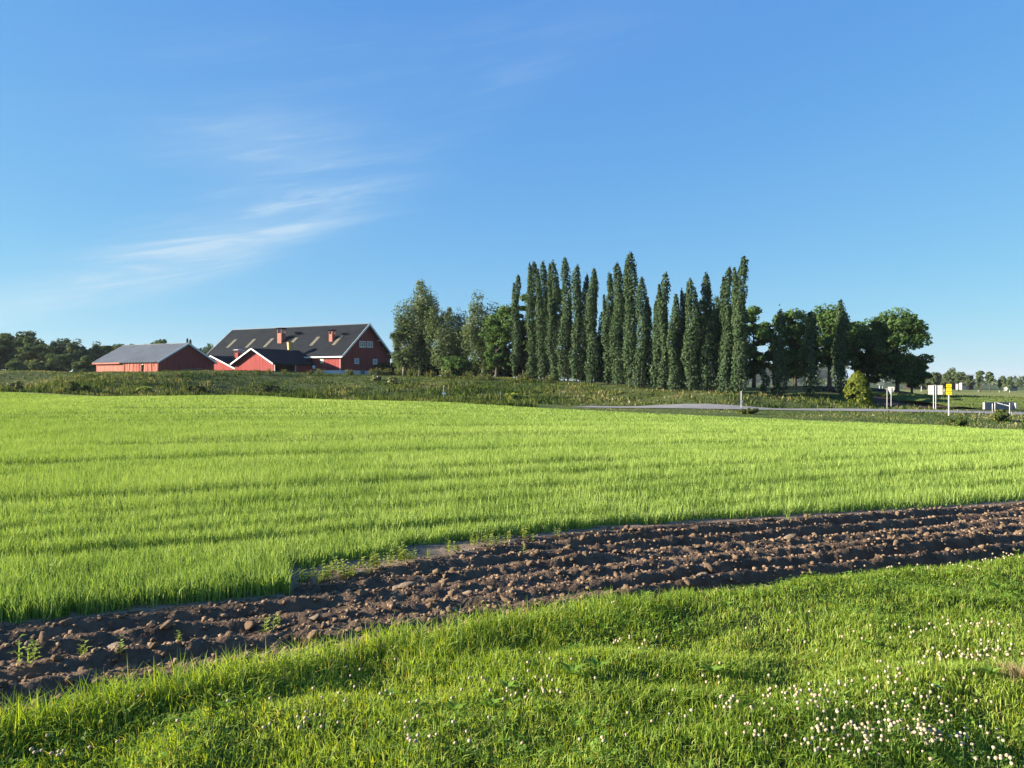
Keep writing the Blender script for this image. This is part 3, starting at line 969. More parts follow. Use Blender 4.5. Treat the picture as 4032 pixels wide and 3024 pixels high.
for px, py in pts:
    hz = rr.uniform(0.055, 0.105)
    d = (EYE - hz) * F / (py - 1500.0); X0 = (px - 2016) / F * d
    if d > float(grass_edge(np.array([X0]))[0]) - 0.05: continue
    z = float(verge_z(np.array([X0]), np.array([d]))[0]) + hz
    if made < 298:
        o = add('clover_flower', heads[made % 5], None, (X0, d, z), 'round white clover flower head on a thin stem in the verge grass', 'flower', 'white clover flowers in the verge')
        s = rr.uniform(0.75, 1.15); o.scale = (s, s, s); o.rotation_euler = (rr.uniform(-.3, .3), rr.uniform(-.3, .3), rr.uniform(0, 6.28))
        add('stem', stem_me, o)
        made += 1
    else:
        rest.append((X0, d, z))
if rest:
    rv = np.concatenate([ICO2 * 0.0078 + np.array(p) for p in rest]); rf = np.concatenate([ICO2F + 42 * i for i in range(len(rest))])
    add('clover_flower_patch', mesh_np('clover_flower_patch', rv, rf, M['petal']), label='tiny white clover flowers dotting the verge near the tilled soil', cat='flowers', kind='stuff')

# tuft of dry grass at the verge
n = 260
a = rng.uniform(0, 6.28, n); r_ = np.abs(rng.normal(0, 0.05, n))
d = EYE * F / (2760 - 1500.0); X0 = (4020 - 2016) / F * d
pos = np.stack([X0 + r_ * np.cos(a), d + r_ * np.sin(a), verge_z(X0 + r_ * np.cos(a), d + r_ * np.sin(a))], -1)
V, T, S = blades(pos, rng.uniform(0.06, 0.16, n), np.full(n, 0.004), a, rng.uniform(0.2, 0.9, n), rng.random(n))
add('dry_grass_tuft', mesh_np('dry_grass_tuft', V, T, M['straw'], {'shade': ('FACE', S)}), label='tuft of dry straw coloured grass among the clover', cat='grass tuft')

# ------------------------------------------------------------------ lane
def ribbon(name, pts, wid, dz, mat, kind='structure', nsub=6):
    pts = [Vector(p) for p in pts]
    line = []
    for i in range(len(pts) - 1):
        for j in range(nsub):
            line.append(pts[i].lerp(pts[i + 1], j / nsub))
    line.append(pts[-1])
    mb = MB(); L = []
    for i, p in enumerate(line):
        t = (line[min(i + 1, len(line) - 1)] - line[max(i - 1, 0)]); t.z = 0; t.normalize()
        s = Vector((-t.y, t.x, 0))
        L.append([p + s * wid * k for k in (-0.5, -0.17, 0.17, 0.5)])
    for a, b_ in zip(L[:-1], L[1:]):
        for k in range(3):
            q = [a[k], b_[k], b_[k + 1], a[k + 1]]
            mb.poly([(v.x, v.y, h1(v.x, v.y) + dz) for v in (q[0], q[1], q[2], q[3])])
    return mb.build(name, mat, None, kind=kind)


ribbon('road', [(9.0, 99.2, 0)] + ROAD[4:], 7.4, 0.06, M['asphalt'])
for k in range(9):
    t0 = 3.5 + k * 0.7
    def rp(t):
        i = min(int(t), len(ROAD) - 2); return Vector(ROAD[i]).lerp(Vector(ROAD[i + 1]), t - i)
    if t0 > 9: break
    ribbon('lane_marking', [rp(t0), rp(t0 + 0.22)], 0.16, 0.075, M['paint'], nsub=2)
# side road beyond, right
SIDE = [(56, 89, 0), (63, 97, 0), (72, 108, 0), (75, 122, 0), (76, 140, 0), (72, 165, 0), (60, 200, 0)]
far_road = [(62, 165, 0), (74, 148, 0), (86, 136, 0), (100, 124, 0), (125, 110, 0)]
FARROAD = [(50.0, 138.0, -0.42), (57.0, 127.0, -0.50), (64.0, 117.5, -0.62), (70.0, 109.0, -0.82), (78.0, 99.5, -1.15), (90.0, 88.0, -1.6), (104, 76, -1.95)]


def ribbon_z(name, pts, wid, mat, kind='structure'):
    pts = [Vector(p) for p in pts]; mb = MB(); L = []
    for i, p in enumerate(pts):
        t = pts[min(i + 1, len(pts) - 1)] - pts[max(i - 1, 0)]; t.z = 0; t.normalize()
        sd = Vector((-t.y, t.x, 0)); L.append((p - sd * wid / 2, p + sd * wid / 2))
    for (a0, a1), (b0, b1) in zip(L[:-1], L[1:]):
        mb.poly([a0, b0, b1, a1])
    return mb.build(name, mat, None, kind=kind)


ribbon_z('side_road', FARROAD, 5.6, M['asphalt'])

# ploughed field, right
def plough_z(X, Y):
    w = Y + 0.18 * X
    return H(X, Y) + 0.10 + 0.13 * np.sin(w / 1.9 * 2 * math.pi) + 0.15 * (fbm(X, Y, 3) - 0.5)


px_ = np.arange(49.0, 78.0, 0.6)
strip('ploughed_field', px_, np.maximum(96.0 - 0.15 * (px_ - 50), 92.5), np.minimum(150 - 0.3 * (px_ - 50), 142 - 1.55 * np.maximum(px_ - 60, 0)), 120, plough_z, M['plough'], sm=False)
# ridged grass bank between the ploughed field and the side road
FR = np.array(FARROAD)


def emb_z(X, Y):
    yr = np.interp(X, FR[:, 0], FR[:, 1]) - 3.4; zr = np.interp(X, FR[:, 0], FR[:, 2])
    lo = np.interp(X, [50, 60, 75], [97.0, 91.5, 85.0])
    t = np.clip((Y - lo) / np.maximum(yr - lo, 3), 0, 1)
    rid = np.abs(np.sin(((X * 0.80 + Y * 0.60) / 2.3 + 0.5 * fbm(X * 0.2, Y * 0.2, 2)) * math.pi))
    z = (H(X, Y) + 0.06) * (1 - t) + (zr - 0.05) * t + 1.1 * rid * t * (1 - t) * 2.2
    back = smooth(0, 9, Y - yr - 7.0)
    return z * (1 - back) + (H(X, Y) - 0.3) * back


ex = np.arange(52.0, 86.0, 0.35)
emb = strip('grass_embankment', ex, np.interp(ex, [50, 60, 75], [97.0, 91.5, 85.0]) + np.maximum(0, 57 - ex) * 2.2, np.interp(ex, FR[:, 0], FR[:, 1]) + 14, 90, emb_z, M['land'])
_nv = len(emb.data.vertices)
_c4 = np.tile(np.array([0.085, 0.12, 0.03, 1.0]), (_nv, 1))
at = emb.data.attributes.new('land', 'FLOAT_COLOR', 'POINT'); at.data.foreach_set('color', _c4.astype(np.float32).ravel())

# ------------------------------------------------------------------ bank and verge vegetation
def veg(n, xr, yr, cond, hf, wd, smean, ssd, lean=0.3):
    X = rng.uniform(*xr, n); Y = rng.uniform(*yr, n)
    k = cond(X, Y); X, Y = X[k], Y[k]; n = len(X)
    hh = hf(X, Y) * rng.uniform(0.45, 1.15, n)
    pos = np.stack([X, Y, H(X, Y) - 0.05], -1)
    patch = fbm(X * 0.22 + 13, Y * 0.22, 3) - 0.5
    sh = np.clip(rng.normal(smean, ssd, n) + patch * 1.2 + 0.16 * smooth(-45, -75, X) * (Y > 112) + 0.16 * smooth(-15, 15, X) * (Y > 88) * (X < 50), 0, 1)  # bank lightens towards the far left: sunlit grass put into the leaf colour
    return blades(pos, hh, rng.uniform(0.6, 1.4, n) * wd, rng.uniform(0, 6.28, n), np.abs(rng.normal(lean, 0.2, n)), sh)


def bank_cond(X, Y):
    crest = np.interp(X, [-110, -64, -40, -20, 0, 10, 20, 30, 42, 50], [150, 142, 152, 150, 140, 124, 114, 106, 106, 102])
    return (Y > np.where(X < 3, far_edge(X) + 2.2, road_y(X) + 3.9)) & (Y < crest) & (np.abs(X) < 0.72 * Y + 3)


def bank_h(X, Y):
    return 0.16 + (0.75 * smooth(0.40, 0.72, fbm(X * 0.28, Y * 0.28, 3)) + 0.2) * smooth(20, -5, X) * smooth(140, 112, Y) + 0.55 * smooth(0.45, 0.8, fbm(X * 0.6 + 7, Y * 0.6, 3)) * smooth(146, 122, Y) + 0.15 * fbm(X * 1.5, Y * 1.5, 2)


stuff('bank_weeds', [veg(85000, (-105, 52), (88, 155), bank_cond, bank_h, 0.16, 0.39, 0.2)], M['weed'], 'rough weeds and grasses covering the sloping bank below the barn and poplars', 'weeds')


def vroad_cond(X, Y):
    return (Y > far_edge(X) + 0.6) & (Y < road_y(X) - 3.9) & (X > 5) & (X < 75) & (np.abs(X) < 0.72 * Y + 3)


stuff('roadside_grass', [veg(26000, (5, 75), (50, 97), vroad_cond, lambda X, Y: 0.09 + 0.40 * fbm(X * 0.5, Y * 0.5, 3) * smooth(10, 50, X), 0.09, 0.60, 0.2)], M['weed'],
      'uneven grass and weeds between the crop and the road', 'grass')


def vr2_cond(X, Y):
    return (((Y > road_y(X) + 3.9) & (Y < road_y(X) + 5.8) & (X > 40) & (X < 62)) | ((Y > 60) & (X > 60) & (X < 100) & (Y > road_y(X) + 4) & (Y < 92)))


stuff('far_verge_grass', [veg(16000, (40, 100), (60, 108), vr2_cond, lambda X, Y: 0.3 + 0 * X, 0.08, 0.55, 0.2)], M['weed'], 'thin grass along the far side of the road by the traffic signs', 'grass')


def emb_veg(n):
    X = rng.uniform(52, 84, n); Y = rng.uniform(82, 135, n)
    yr = np.interp(X, FR[:, 0], FR[:, 1])
    k = (Y > np.interp(X, [50, 60, 75], [97.0, 91.5, 85.0]) + np.maximum(0, 57 - X) * 2.2) & ((Y < yr - 3.6) | ((Y > yr + 4) & (Y < yr + 8))) & (np.abs(X) < 0.72 * Y + 2); X, Y = X[k], Y[k]; n = len(X)
    pos = np.stack([X, Y, emb_z(X, Y) - 0.03], -1)
    return blades(pos, rng.uniform(0.10, 0.30, n), rng.uniform(0.05, 0.12, n), rng.uniform(0, 6.28, n), np.abs(rng.normal(0.3, 0.2, n)), np.clip(rng.normal(0.58, 0.16, n), 0, 0.8))


stuff('embankment_grass', [emb_veg(24000)], M['weed'], 'grass growing in slanting ridges on the embankment behind the signs', 'grass')

# ------------------------------------------------------------------ trees
def leaf_quads(C, Nrm, size, stretch=1.5, r=rng):
    n = len(C)
    Nrm = Nrm / np.maximum(np.linalg.norm(Nrm, axis=1, keepdims=True), 1e-6)
    t = r.normal(size=(n, 3)); t -= (t * Nrm).sum(1, keepdims=True) * Nrm
    t /= np.maximum(np.linalg.norm(t, axis=1, keepdims=True), 1e-6)
    b = np.cross(Nrm, t)
    s = size[:, None]
    V = np.stack([C - t * s * 0.45 * stretch - b * s * 0.12, C + b * s * 0.62, C + t * s * 0.55 * stretch - b * s * 0.42], 1)
    return V.reshape(-1, 3), np.arange(3 * n).reshape(-1, 3)


def crown_mesh(name, C, Nrm, size, mat, shade):
    V, Q = leaf_quads(C, Nrm, size)
    return mesh_np(name, V, Q, mat, {'shade': ('FACE', np.clip(shade, 0, 1))})


def trunk_mesh(h, r0, mat, limbs=(), lean=(0, 0)):
    mb = MB()
    pts = [(lean[0] * t * t * h + 0.03 * h * math.sin(5 * t) * 0.2, lean[1] * t * t * h, h * t - 0.3 * (t == 0)) for t in (0, .12, .3, .55, .8, 1)]
    mb.tube(pts, [r0 * k for k in (1.25, 1.0, .85, .65, .42, .12)], 8)
    for (a, b_, r1) in limbs:
        a = Vector(a); b_ = Vector(b_); m = a.lerp(b_, 0.5) + Vector((0, 0, 0.06 * (b_ - a).length))
        mb.tube([a, m, b_], [r1, r1 * 0.65, r1 * 0.2], 5)
    return mb.mesh('trunk', mat, True)


def poplar(px, base, top, wpx, d, spires, label, seed, group='poplars planted in a row', basew=1.0, lean=0.0):
    """spires: (dx_px at top, top_px offset downwards, start fraction, width factor)"""
    r = np.random.default_rng(seed)
    X0, Y0, Z0 = P(px, base, d); Z0 = h1(X0, Y0)
    m = d / F
    zt = EYE - (top - 1500) * m
    Ht = zt - Z0
    root = thing('poplar_tree', label, 'tree', (X0, Y0, Z0), 0, group)
    C, Nn, sizes, shd = [], [], [], []
    limbs = []
    for (dx, dtop, f0, wf) in [(lean, 0, 0.0, 1.0)] + list(spires):
        hh = Ht - dtop * m
        rad = wpx * m * 0.5 * wf * (1.22 if f0 == 0 else 1.2) * (0.85 if px > 2950 else 1.0)
        z0 = 0.02 * Ht if f0 == 0 else f0 * Ht
        n = int(3700 * (hh - z0) / 20 * (0.55 + 0.45 * rad / 0.9))
        t = r.random(n) ** 0.95
        prof = np.interp(t, [0, 0.04, 0.15, 0.45, 0.75, 0.9, 0.97, 1.0], [0.9 * basew, 1.15 * basew, 1.18, 1.14, 1.04, 0.88, 0.58, 0.12]) if f0 == 0 else np.interp(t, [0, 0.2, 0.6, 0.85, 1], [0.25, 1.1, 1.05, 0.75, 0.25])
        an = r.uniform(0, 2 * math.pi, n)
        bul = 0.50 + 0.72 * vnoise(t * (hh / 1.5) + seed * 3.7, an * 1.1 + seed) + 0.45 * vnoise(t * (hh / 4.0) + seed * 1.3, an * 0.6 + seed * 2)
        rr_ = rad * prof * bul * np.sqrt(r.uniform(0.30, 1.0, n))
        ctr_x = dx * m * smooth(0.0, 1.0, t) + 0.22 * np.sin(t * 9 + seed) * (0.4 + rad)
        if f0 > 0:
            ctr_x = dx * m * (0.45 + 0.55 * t)
        ctr_y = (0.3 * np.sin(seed * 1.7 + t * 5))
        z = z0 + (hh - z0) * t
        out = np.stack([np.cos(an), np.sin(an), np.full(n, 0.35)], -1)
        C.append(np.stack([ctr_x + rr_ * np.cos(an), ctr_y + rr_ * np.sin(an), z + r.normal(0, .15, n) + np.where(t > 0.96, np.clip(np.abs(r.normal(0, .25, n)), 0, 0.45), 0)], -1))
        Nn.append(out * 0.9 + r.normal(0, 0.38, (n, 3)))
        sizes.append(r.uniform(0.15, 0.32, n)); shd.append(np.clip(r.normal(0.5, 0.22, n), 0, 1))
        limbs.append(((0, 0, z0 * 0.6 + 0.5), (float(dx * m * 0.7), 0, z0 + (hh - z0) * 0.6), 0.06))
    add('trunk', trunk_mesh(Ht * 0.9, 0.11, M['bark'], limbs, (lean * m / max(Ht, 1), 0)), root)
    add('crown', crown_mesh('crown', np.concatenate(C), np.concatenate(Nn), np.concatenate(sizes), M['poplar'], np.concatenate(shd)), root)
    return root


# px, base, top, width px, distance, spires, label
POP = [
    (2029, 1492, 1092, 25, 139, [(-6, 35, .55, .6)], 'very thin lone poplar standing clear of the row by the round trees', 0.4),
    (2093, 1497, 1040, 33, 135, [(-7, 8, .6, .55)], 'poplar with a blunt paired tip beside the very thin lone poplar', 1.2),
    (2130, 1502, 1040, 30, 133, [(-12, 30, .55, .6)], 'poplar with one shorter shoulder spire, third along from the lone thin poplar', 1.1),
    (2178, 1503, 1040, 32, 131, [(-14, 11, .5, .6)], 'twin tipped poplar whose two points end almost level', 1.1),
    (2222, 1503, 1029, 34, 129, [(22, 160, .25, .6)], 'tall straight poplar with a single rounded point in a close trio', 1.2),
    (2270, 1504, 1054, 31, 127, [(10, 60, .4, .5)], 'middle poplar of a close trio with rounded points', 1.1),
    (2300, 1503, 1091, 24, 131, [], 'narrow shaded poplar set back behind its trio neighbours', 0.9),
    (2328, 1511, 1070, 32, 122, [(16, 15, .45, .6)], 'poplar with a forked tip and sky showing along its side', 1.0),
    (2391, 1514, 1087, 26, 121, [(-14, 85, .4, .5), (18, 112, .35, .6)], 'thin pointed poplar with ragged side shoots', 1.0),
    (2430, 1516, 1048, 40, 119, [(10, 60, .3, .7)], 'thick poplar with a broad rounded cigar shaped top', 0.85),
    (2482, 1523, 1005, 40, 117, [(-14, 24, .5, .6), (4, 120, .2, .8)], 'tallest poplar of the whole row with a slim spire on top', 1.3),
    (2526, 1527, 1105, 34, 115, [(22, 80, .2, .75)], 'poplar with a stepped shoulder leaning on the tallest poplar', 1.0),
    (2588, 1532, 1162, 30, 114, [(-8, 40, .3, .6)], 'short bushy poplar just past the gap beside the stepped poplar', 1.1),
    (2612, 1534, 1083, 30, 113, [(-16, 45, .45, .6), (6, 90, .3, .7)], 'poplar with a curved split tip showing sky in the fork', 0.9),
    (2648, 1539, 1173, 31, 110, [(10, 70, .2, .6)], 'low pale poplar between two taller neighbours with spiky point', 1.1),
    (2680, 1538, 1154, 24, 114, [(18, 12, .4, .6)], 'dark narrow poplar with two small uneven points set back in the row', 0.9),
    (2718, 1543, 1109, 40, 109, [(-10, 20, .5, .5)], 'stout poplar with blunt crooked tip over a wide lower crown', 1.0),
    (2784, 1545, 1087, 33, 109, [(6, 40, .4, .6)], 'poplar with an airy open top in front of a round green tree', 0.8),
    (2860, 1550, 1066, 37, 105, [(-14, 38, .5, .5), (4, 150, .1, .95)], 'poplar with a short side spike and a wide pale skirt', 1.25),
    (2914, 1553, 1024, 43, 103, [(-24, 42, .45, .55), (2, 150, .1, 1.0)], 'tall twin spired poplar ending the row next to the dark round tree', 1.25),
    (3068, 1561, 1232, 42, 104, [(-8, 130, .1, .9)], 'low broad poplar with pale skirt in front of the big leafy trees', 1.2),
    (3190, 1557, 1240, 46, 106, [(4, 60, .2, .8)], 'bushy poplar before the largest leafy trunk', 1.1),
    (3311, 1558, 1195, 42, 107, [(-4, 60, .2, .8)], 'poplar standing right beside the golden cypress', 1.0),
    (3009, 1560, 1462, 24, 104, [], 'small young poplar with a dark pointed tip alone on the lawn', 1.1),
]
for k, (px, base, top, w, d, spp, lab, bw) in enumerate(POP):
    poplar(px, base, top, w, d, spp, lab, 11 + k, basew=bw, lean=(4 if k % 2 else 8) if k < 20 else 0)


BACKROW = [(2157, 1125, 26, 'beside the twin tipped poplar'), (2318, 1175, 26, 'between the trio and the fork tipped poplar'), (2366, 1240, 28, 'left of the thin ragged poplar'), (2414, 1200, 26, 'between ragged and cigar shaped poplars'), (2458, 1170, 28, 'beside the tallest poplar'),
           (2556, 1215, 28, 'in the gap past the stepped poplar'), (2664, 1250, 26, 'behind the low pale poplar'), (2752, 1190, 30, 'between stout and airy poplars'), (2818, 1180, 30, 'after the airy poplar'), (2888, 1150, 28, 'between the last two poplars')]
for k, (px, top, w, lab) in enumerate(BACKROW):
    d = float(np.interp(px, [2029, 2270, 2525, 2914], [147, 136, 124, 112]))
    poplar(px, 1520, top, w, d, [], 'shaded poplar set back ' + lab, 61 + k, basew=1.1, lean=2)


def broad_mesh(seed, Ht, rx, rz, cz, nl, per, lsize, mat, trunk_mat, tr=0.3, ry=None, droop=0.0, lobe=(0.26, 0.40), hollow=0.35, flat=0.8, bare=0.3):
    """trunk with limbs to every lobe, leaves in clumps on an uneven ellipsoid"""
    r = np.random.default_rng(seed)
    ry = ry or rx
    L = []
    tries = 0
    while len(L) < nl and tries < 4000:
        tries += 1
        v = r.normal(size=3); v /= np.linalg.norm(v)
        k = r.uniform(hollow, 1.0) ** 0.5 * (1.10 if r.random() < 0.15 else 1.0)
        p = v * k * np.array([rx, ry, rz]) * 0.82
        if p[2] < -rz * 0.85: continue
        L.append(p + np.array([0, 0, cz]))
    C, Nn, S, SH, limbs = [], [], [], [], []
    for p in L:
        lr = r.uniform(lobe[0] * 0.62, lobe[1]) * min(rx, rz)
        n = int(per * r.uniform(0.6, 1.3))
        v = r.normal(size=(n, 3)); v /= np.linalg.norm(v, axis=1, keepdims=True)
        v[:, 2] = np.where(v[:, 2] < -0.2, v[:, 2] * 0.6, v[:, 2])
        rad = lr * r.uniform(0.45, 1.08, n)[:, None] ** 0.6
        q = v * rad * np.array([1.15, 1.15, flat])
        if droop:
            q[:, 2] -= droop * r.random(n) ** 1.5 * lr * 2.2
            q[:, :2] *= (1 - 0.25 * r.random((n, 1)))
        C.append(p + q)
        Nn.append(v * 0.9 + r.normal(0, 0.5, (n, 3)) + np.array([0, 0, 0.25]))
        S.append(r.uniform(0.7, 1.35, n) * lsize)
        SH.append(np.clip(r.normal(0.5, 0.2, n) + r.normal(0, 0.10), 0, 1))
        zt = max(Ht * bare, min(p[2] - 0.35 * np.hypot(p[0], p[1]) - 0.3, cz + rz * 0.5))
        limbs.append(((0, 0, float(zt)), tuple(float(c) for c in p), 0.05 + 0.25 * tr * r.random()))
    tm = trunk_mesh(cz + rz * 0.55, tr, trunk_mat, limbs)
    cm = crown_mesh('crown', np.concatenate(C), np.concatenate(Nn), np.concatenate(S), mat, np.concatenate(SH))
    return tm, cm


def place_tree(name, px, d, tm, cm, label, group=None, cat='tree', sc=1.0, rz=0.0, base=None, sz=None):
    X0 = (px - 2016) / F * d
    root = thing(name, label, cat, (X0, d, h1(X0, d) - 0.05), rz, group)
    root.scale = (sc, sc, sz or sc)
    if tm: add('trunk', tm, root)
    add('crown', cm, root)
    return root


def broad(name, px, top, bottom, wpx, d, label, seed, nl=36, per=210, lsize=0.34, mat='broad', bark='bark', tr=0.35, droop=0, group=None, cat='tree', **kw):
    buried = name in ('background_hedge', 'dark_shrub', 'low_hedge', 'green_shrub', 'thicket_bush')
    """top / bottom of the crown and its width in photo pixels"""
    m = d / F
    X0 = (px - 2016) * m; z0 = h1(X0, d) - 0.05
    zt = EYE - (top - 1500) * m - z0; zb = max(EYE - (bottom - 1500) * m - z0, 0.1)
    if buried: zb = -1.0
    if name == 'bank_bush': zb = -0.35
    zt = max(zt, zb + 0.8)
    rz = (zt - zb) / 2
    tm, cm = broad_mesh(seed, zt, wpx * m / 2, rz, (zt + zb) / 2, nl, per, lsize, M[mat], M[bark], tr, droop=droop, **kw)
    return place_tree(name, px, d, tm, cm, label, group, cat)


# birches and shrubs right of the barn
broad('birch_tree', 1652, 1070, 1475, 215, 158, 'tallest birch with loose hanging foliage beside the barn', 21, 96, 190, 0.27, 'birch', 'birchbark', 0.28, 0.8, 'birches by the barn', lobe=(0.24, 0.36), hollow=0.12)
broad('birch_tree', 1588, 1195, 1478, 125, 156, 'small drooping birch touching the barn gable', 22, 40, 170, 0.26, 'birch', 'birchbark', 0.18, 1.0, 'birches by the barn', lobe=(0.25, 0.4), hollow=0.1)
broad('birch_tree', 1742, 1132, 1482, 150, 152, 'slim birch with white trunk showing through the leaves', 23, 52, 170, 0.26, 'birch', 'birchbark', 0.2, 0.9, 'birches by the barn', hollow=0.1)
broad('birch_tree', 1806, 1168, 1478, 150, 158, 'weeping pale birch between two fuller birches', 24, 46, 170, 0.26, 'birch', 'birchbark', 0.2, 1.4, 'birches by the barn', hollow=0.1)
broad('birch_tree', 1900, 1122, 1490, 195, 150, 'broad pale birch with drooping crown next to the round green tree', 25, 74, 180, 0.27, 'birch', 'birchbark', 0.26, 1.1, 'birches by the barn', hollow=0.15)
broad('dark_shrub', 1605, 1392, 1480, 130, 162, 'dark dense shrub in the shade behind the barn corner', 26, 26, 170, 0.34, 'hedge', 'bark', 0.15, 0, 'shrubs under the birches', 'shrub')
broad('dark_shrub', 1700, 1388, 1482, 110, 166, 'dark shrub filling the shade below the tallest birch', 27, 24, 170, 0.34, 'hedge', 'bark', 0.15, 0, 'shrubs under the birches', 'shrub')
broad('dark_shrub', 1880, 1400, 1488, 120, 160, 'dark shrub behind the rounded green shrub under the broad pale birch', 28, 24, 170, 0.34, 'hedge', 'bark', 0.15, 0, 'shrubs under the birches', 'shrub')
broad('green_shrub', 1796, 1390, 1486, 128, 144, 'rounded bright green shrub at the foot of the birches', 29, 34, 190, 0.27, 'broad', 'bark', 0.15, 0, 'shrubs under the birches', 'shrub')
broad('leafy_tree', 1985, 1160, 1485, 180, 146, 'round green tree beside the very thin lone poplar', 30, 66, 220, 0.34, group='leafy trees behind the poplars')
broad('leafy_tree', 1955, 1330, 1486, 96, 141, 'low green tree with lit lobes at the foot of the round green tree', 31, 26, 200, 0.30, group='leafy trees behind the poplars')
broad('leafy_tree', 2085, 1118, 1485, 120, 150, 'tall green tree filling the gap behind the second poplar', 32, 44, 200, 0.36, group='leafy trees behind the poplars')
broad('leafy_tree', 2190, 1100, 1485, 130, 154, 'large green crown seen between the twin tipped poplars', 33, 44, 200, 0.38, group='leafy trees behind the poplars')
broad('leafy_tree', 2300, 1215, 1495, 120, 150, 'dark green tree filling the base behind the trio of poplars', 34, 36, 190, 0.38, group='leafy trees behind the poplars')
broad('leafy_tree', 2400, 1290, 1500, 110, 146, 'low dark tree behind the thin ragged poplar', 35, 30, 180, 0.38, group='leafy trees behind the poplars')
broad('leafy_tree', 2560, 1330, 1515, 130, 142, 'low dark tree behind the stepped poplar', 36, 30, 180, 0.38, group='leafy trees behind the poplars')
broad('leafy_tree', 2790, 1140, 1520, 140, 134, 'bright topped green tree rising behind the airy poplar', 37, 46, 210, 0.36, group='leafy trees behind the poplars')
broad('leafy_tree', 2700, 1280, 1520, 110, 136, 'shaded tree low behind the stout poplar', 38, 30, 190, 0.36, group='leafy trees behind the poplars')
broad('leafy_tree', 2880, 1230, 1525, 110, 132, 'shaded green tree behind the poplar with the wide pale skirt', 39, 32, 190, 0.36, group='leafy trees behind the poplars')
broad('leafy_tree', 2968, 1180, 1515, 150, 124, 'dark open crowned tree overhanging the gap after the twin spired poplar', 40, 40, 200, 0.32, tr=0.3, group='leafy trees past the end of the poplar row', hollow=0.2)
broad('leafy_tree', 3045, 1222, 1480, 120, 126, 'dark thin leafed tree with a slender trunk over the gap', 41, 26, 190, 0.32, tr=0.2, group='leafy trees past the end of the poplar row', hollow=0.2)
broad('leafy_tree', 3130, 1192, 1528, 195, 122, 'wide leafy tree with a forked dark trunk behind the low broad poplar', 42, 58, 220, 0.32, tr=0.3, group='leafy trees past the end of the poplar row', hollow=0.3)
broad('leafy_tree', 3265, 1192, 1492, 240, 120, 'largest leafy tree with a thick bare trunk and spreading limbs', 43, 70, 220, 0.32, tr=0.36, group='leafy trees past the end of the poplar row', hollow=0.35)
broad('leafy_tree', 3415, 1225, 1560, 175, 124, 'leafy tree joined to the end tree behind the golden cypress', 44, 56, 210, 0.32, tr=0.35, group='leafy trees past the end of the poplar row', hollow=0.2)
broad('leafy_tree', 3532, 1196, 1535, 240, 119, 'broad round end tree whose far half lies in deep shade', 45, 84, 230, 0.31, tr=0.32, group='leafy trees past the end of the poplar row', hollow=0.3)
broad('leafy_shrub', 3590, 1420, 1540, 150, 124, 'low shrub growth under the shaded half of the end tree', 46, 26, 180, 0.3, tr=0.2, group='leafy trees past the end of the poplar row', cat='shrub')
for i, (px, w, top) in enumerate(((3120, 70, 1520), (3250, 80, 1528), (3200, 60, 1530))):
    broad('low_hedge', px, top, 1552, w, 128 + i * 3, ['dark low hedge under the forked trunk', 'dark low hedge below the thick bare trunk', 'dark low hedge between the two big trunks'][i], 60 + i, 14, 120, 0.25, 'hedge', 'bark', 0.08, 0, 'low hedge on the lawn', 'hedge')
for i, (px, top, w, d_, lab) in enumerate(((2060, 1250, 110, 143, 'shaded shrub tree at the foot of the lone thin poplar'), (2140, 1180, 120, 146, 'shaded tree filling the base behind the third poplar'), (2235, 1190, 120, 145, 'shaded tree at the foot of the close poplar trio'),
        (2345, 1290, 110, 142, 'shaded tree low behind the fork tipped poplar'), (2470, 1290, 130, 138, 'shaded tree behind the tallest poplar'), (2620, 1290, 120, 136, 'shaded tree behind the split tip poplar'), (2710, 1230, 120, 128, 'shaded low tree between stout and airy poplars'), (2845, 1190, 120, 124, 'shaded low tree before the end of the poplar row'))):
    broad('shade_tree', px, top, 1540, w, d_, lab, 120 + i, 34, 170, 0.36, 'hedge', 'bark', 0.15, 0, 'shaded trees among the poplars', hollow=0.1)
for i in range(9):
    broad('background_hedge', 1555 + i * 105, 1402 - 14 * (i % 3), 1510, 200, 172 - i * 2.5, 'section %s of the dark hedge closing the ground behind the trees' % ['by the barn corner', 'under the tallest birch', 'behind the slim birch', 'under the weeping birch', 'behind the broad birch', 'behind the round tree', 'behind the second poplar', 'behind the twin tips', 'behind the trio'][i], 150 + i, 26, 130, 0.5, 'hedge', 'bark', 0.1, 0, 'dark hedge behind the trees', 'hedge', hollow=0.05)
# golden cypress
def cypress():
    d = 101.0; m = d / F; X0 = (3378 - 2016) * m; z0 = h1(X0, d)
    r = np.random.default_rng(77)
    Ht = EYE - (1464 - 1500) * m - z0; rad = 52 * m
    n = 6500
    lob = 46
    la = r.uniform(0, 6.28, lob); lt = r.uniform(0.03, 0.97, lob)
    prof = lambda t: np.interp(t, [0, .12, .45, .75, 0.92, 1.0], [0.85, 1.0, 0.92, .72, .45, .1])
    w_ = r.integers(0, lob, n)
    t = np.clip(lt[w_] + r.normal(0, 0.05, n), 0.0, 1.02); an = la[w_] + r.normal(0, 0.32, n)
    rr_ = rad * prof(t) * (r.uniform(0.5, 1.0, n) ** 0.5) * (0.8 + 0.35 * r.random(lob)[w_])
    C = np.stack([rr_ * np.cos(an), rr_ * np.sin(an), t * Ht], -1)
    Nn = np.stack([np.cos(an), np.sin(an), np.full(n, .5)], -1) + r.normal(0, .4, (n, 3))
    root = thing('golden_cypress', 'rounded yellow green conifer shrub at the road end of the trees', 'shrub', (X0, d, z0 - 0.05))
    add('trunk', trunk_mesh(Ht * 0.8, 0.12, M['bark']), root)
    add('crown', crown_mesh('crown', C, Nn, r.uniform(.14, .30, n), M['conifer'], np.clip(r.normal(.5, .25, n), 0, 1)), root)


cypress()

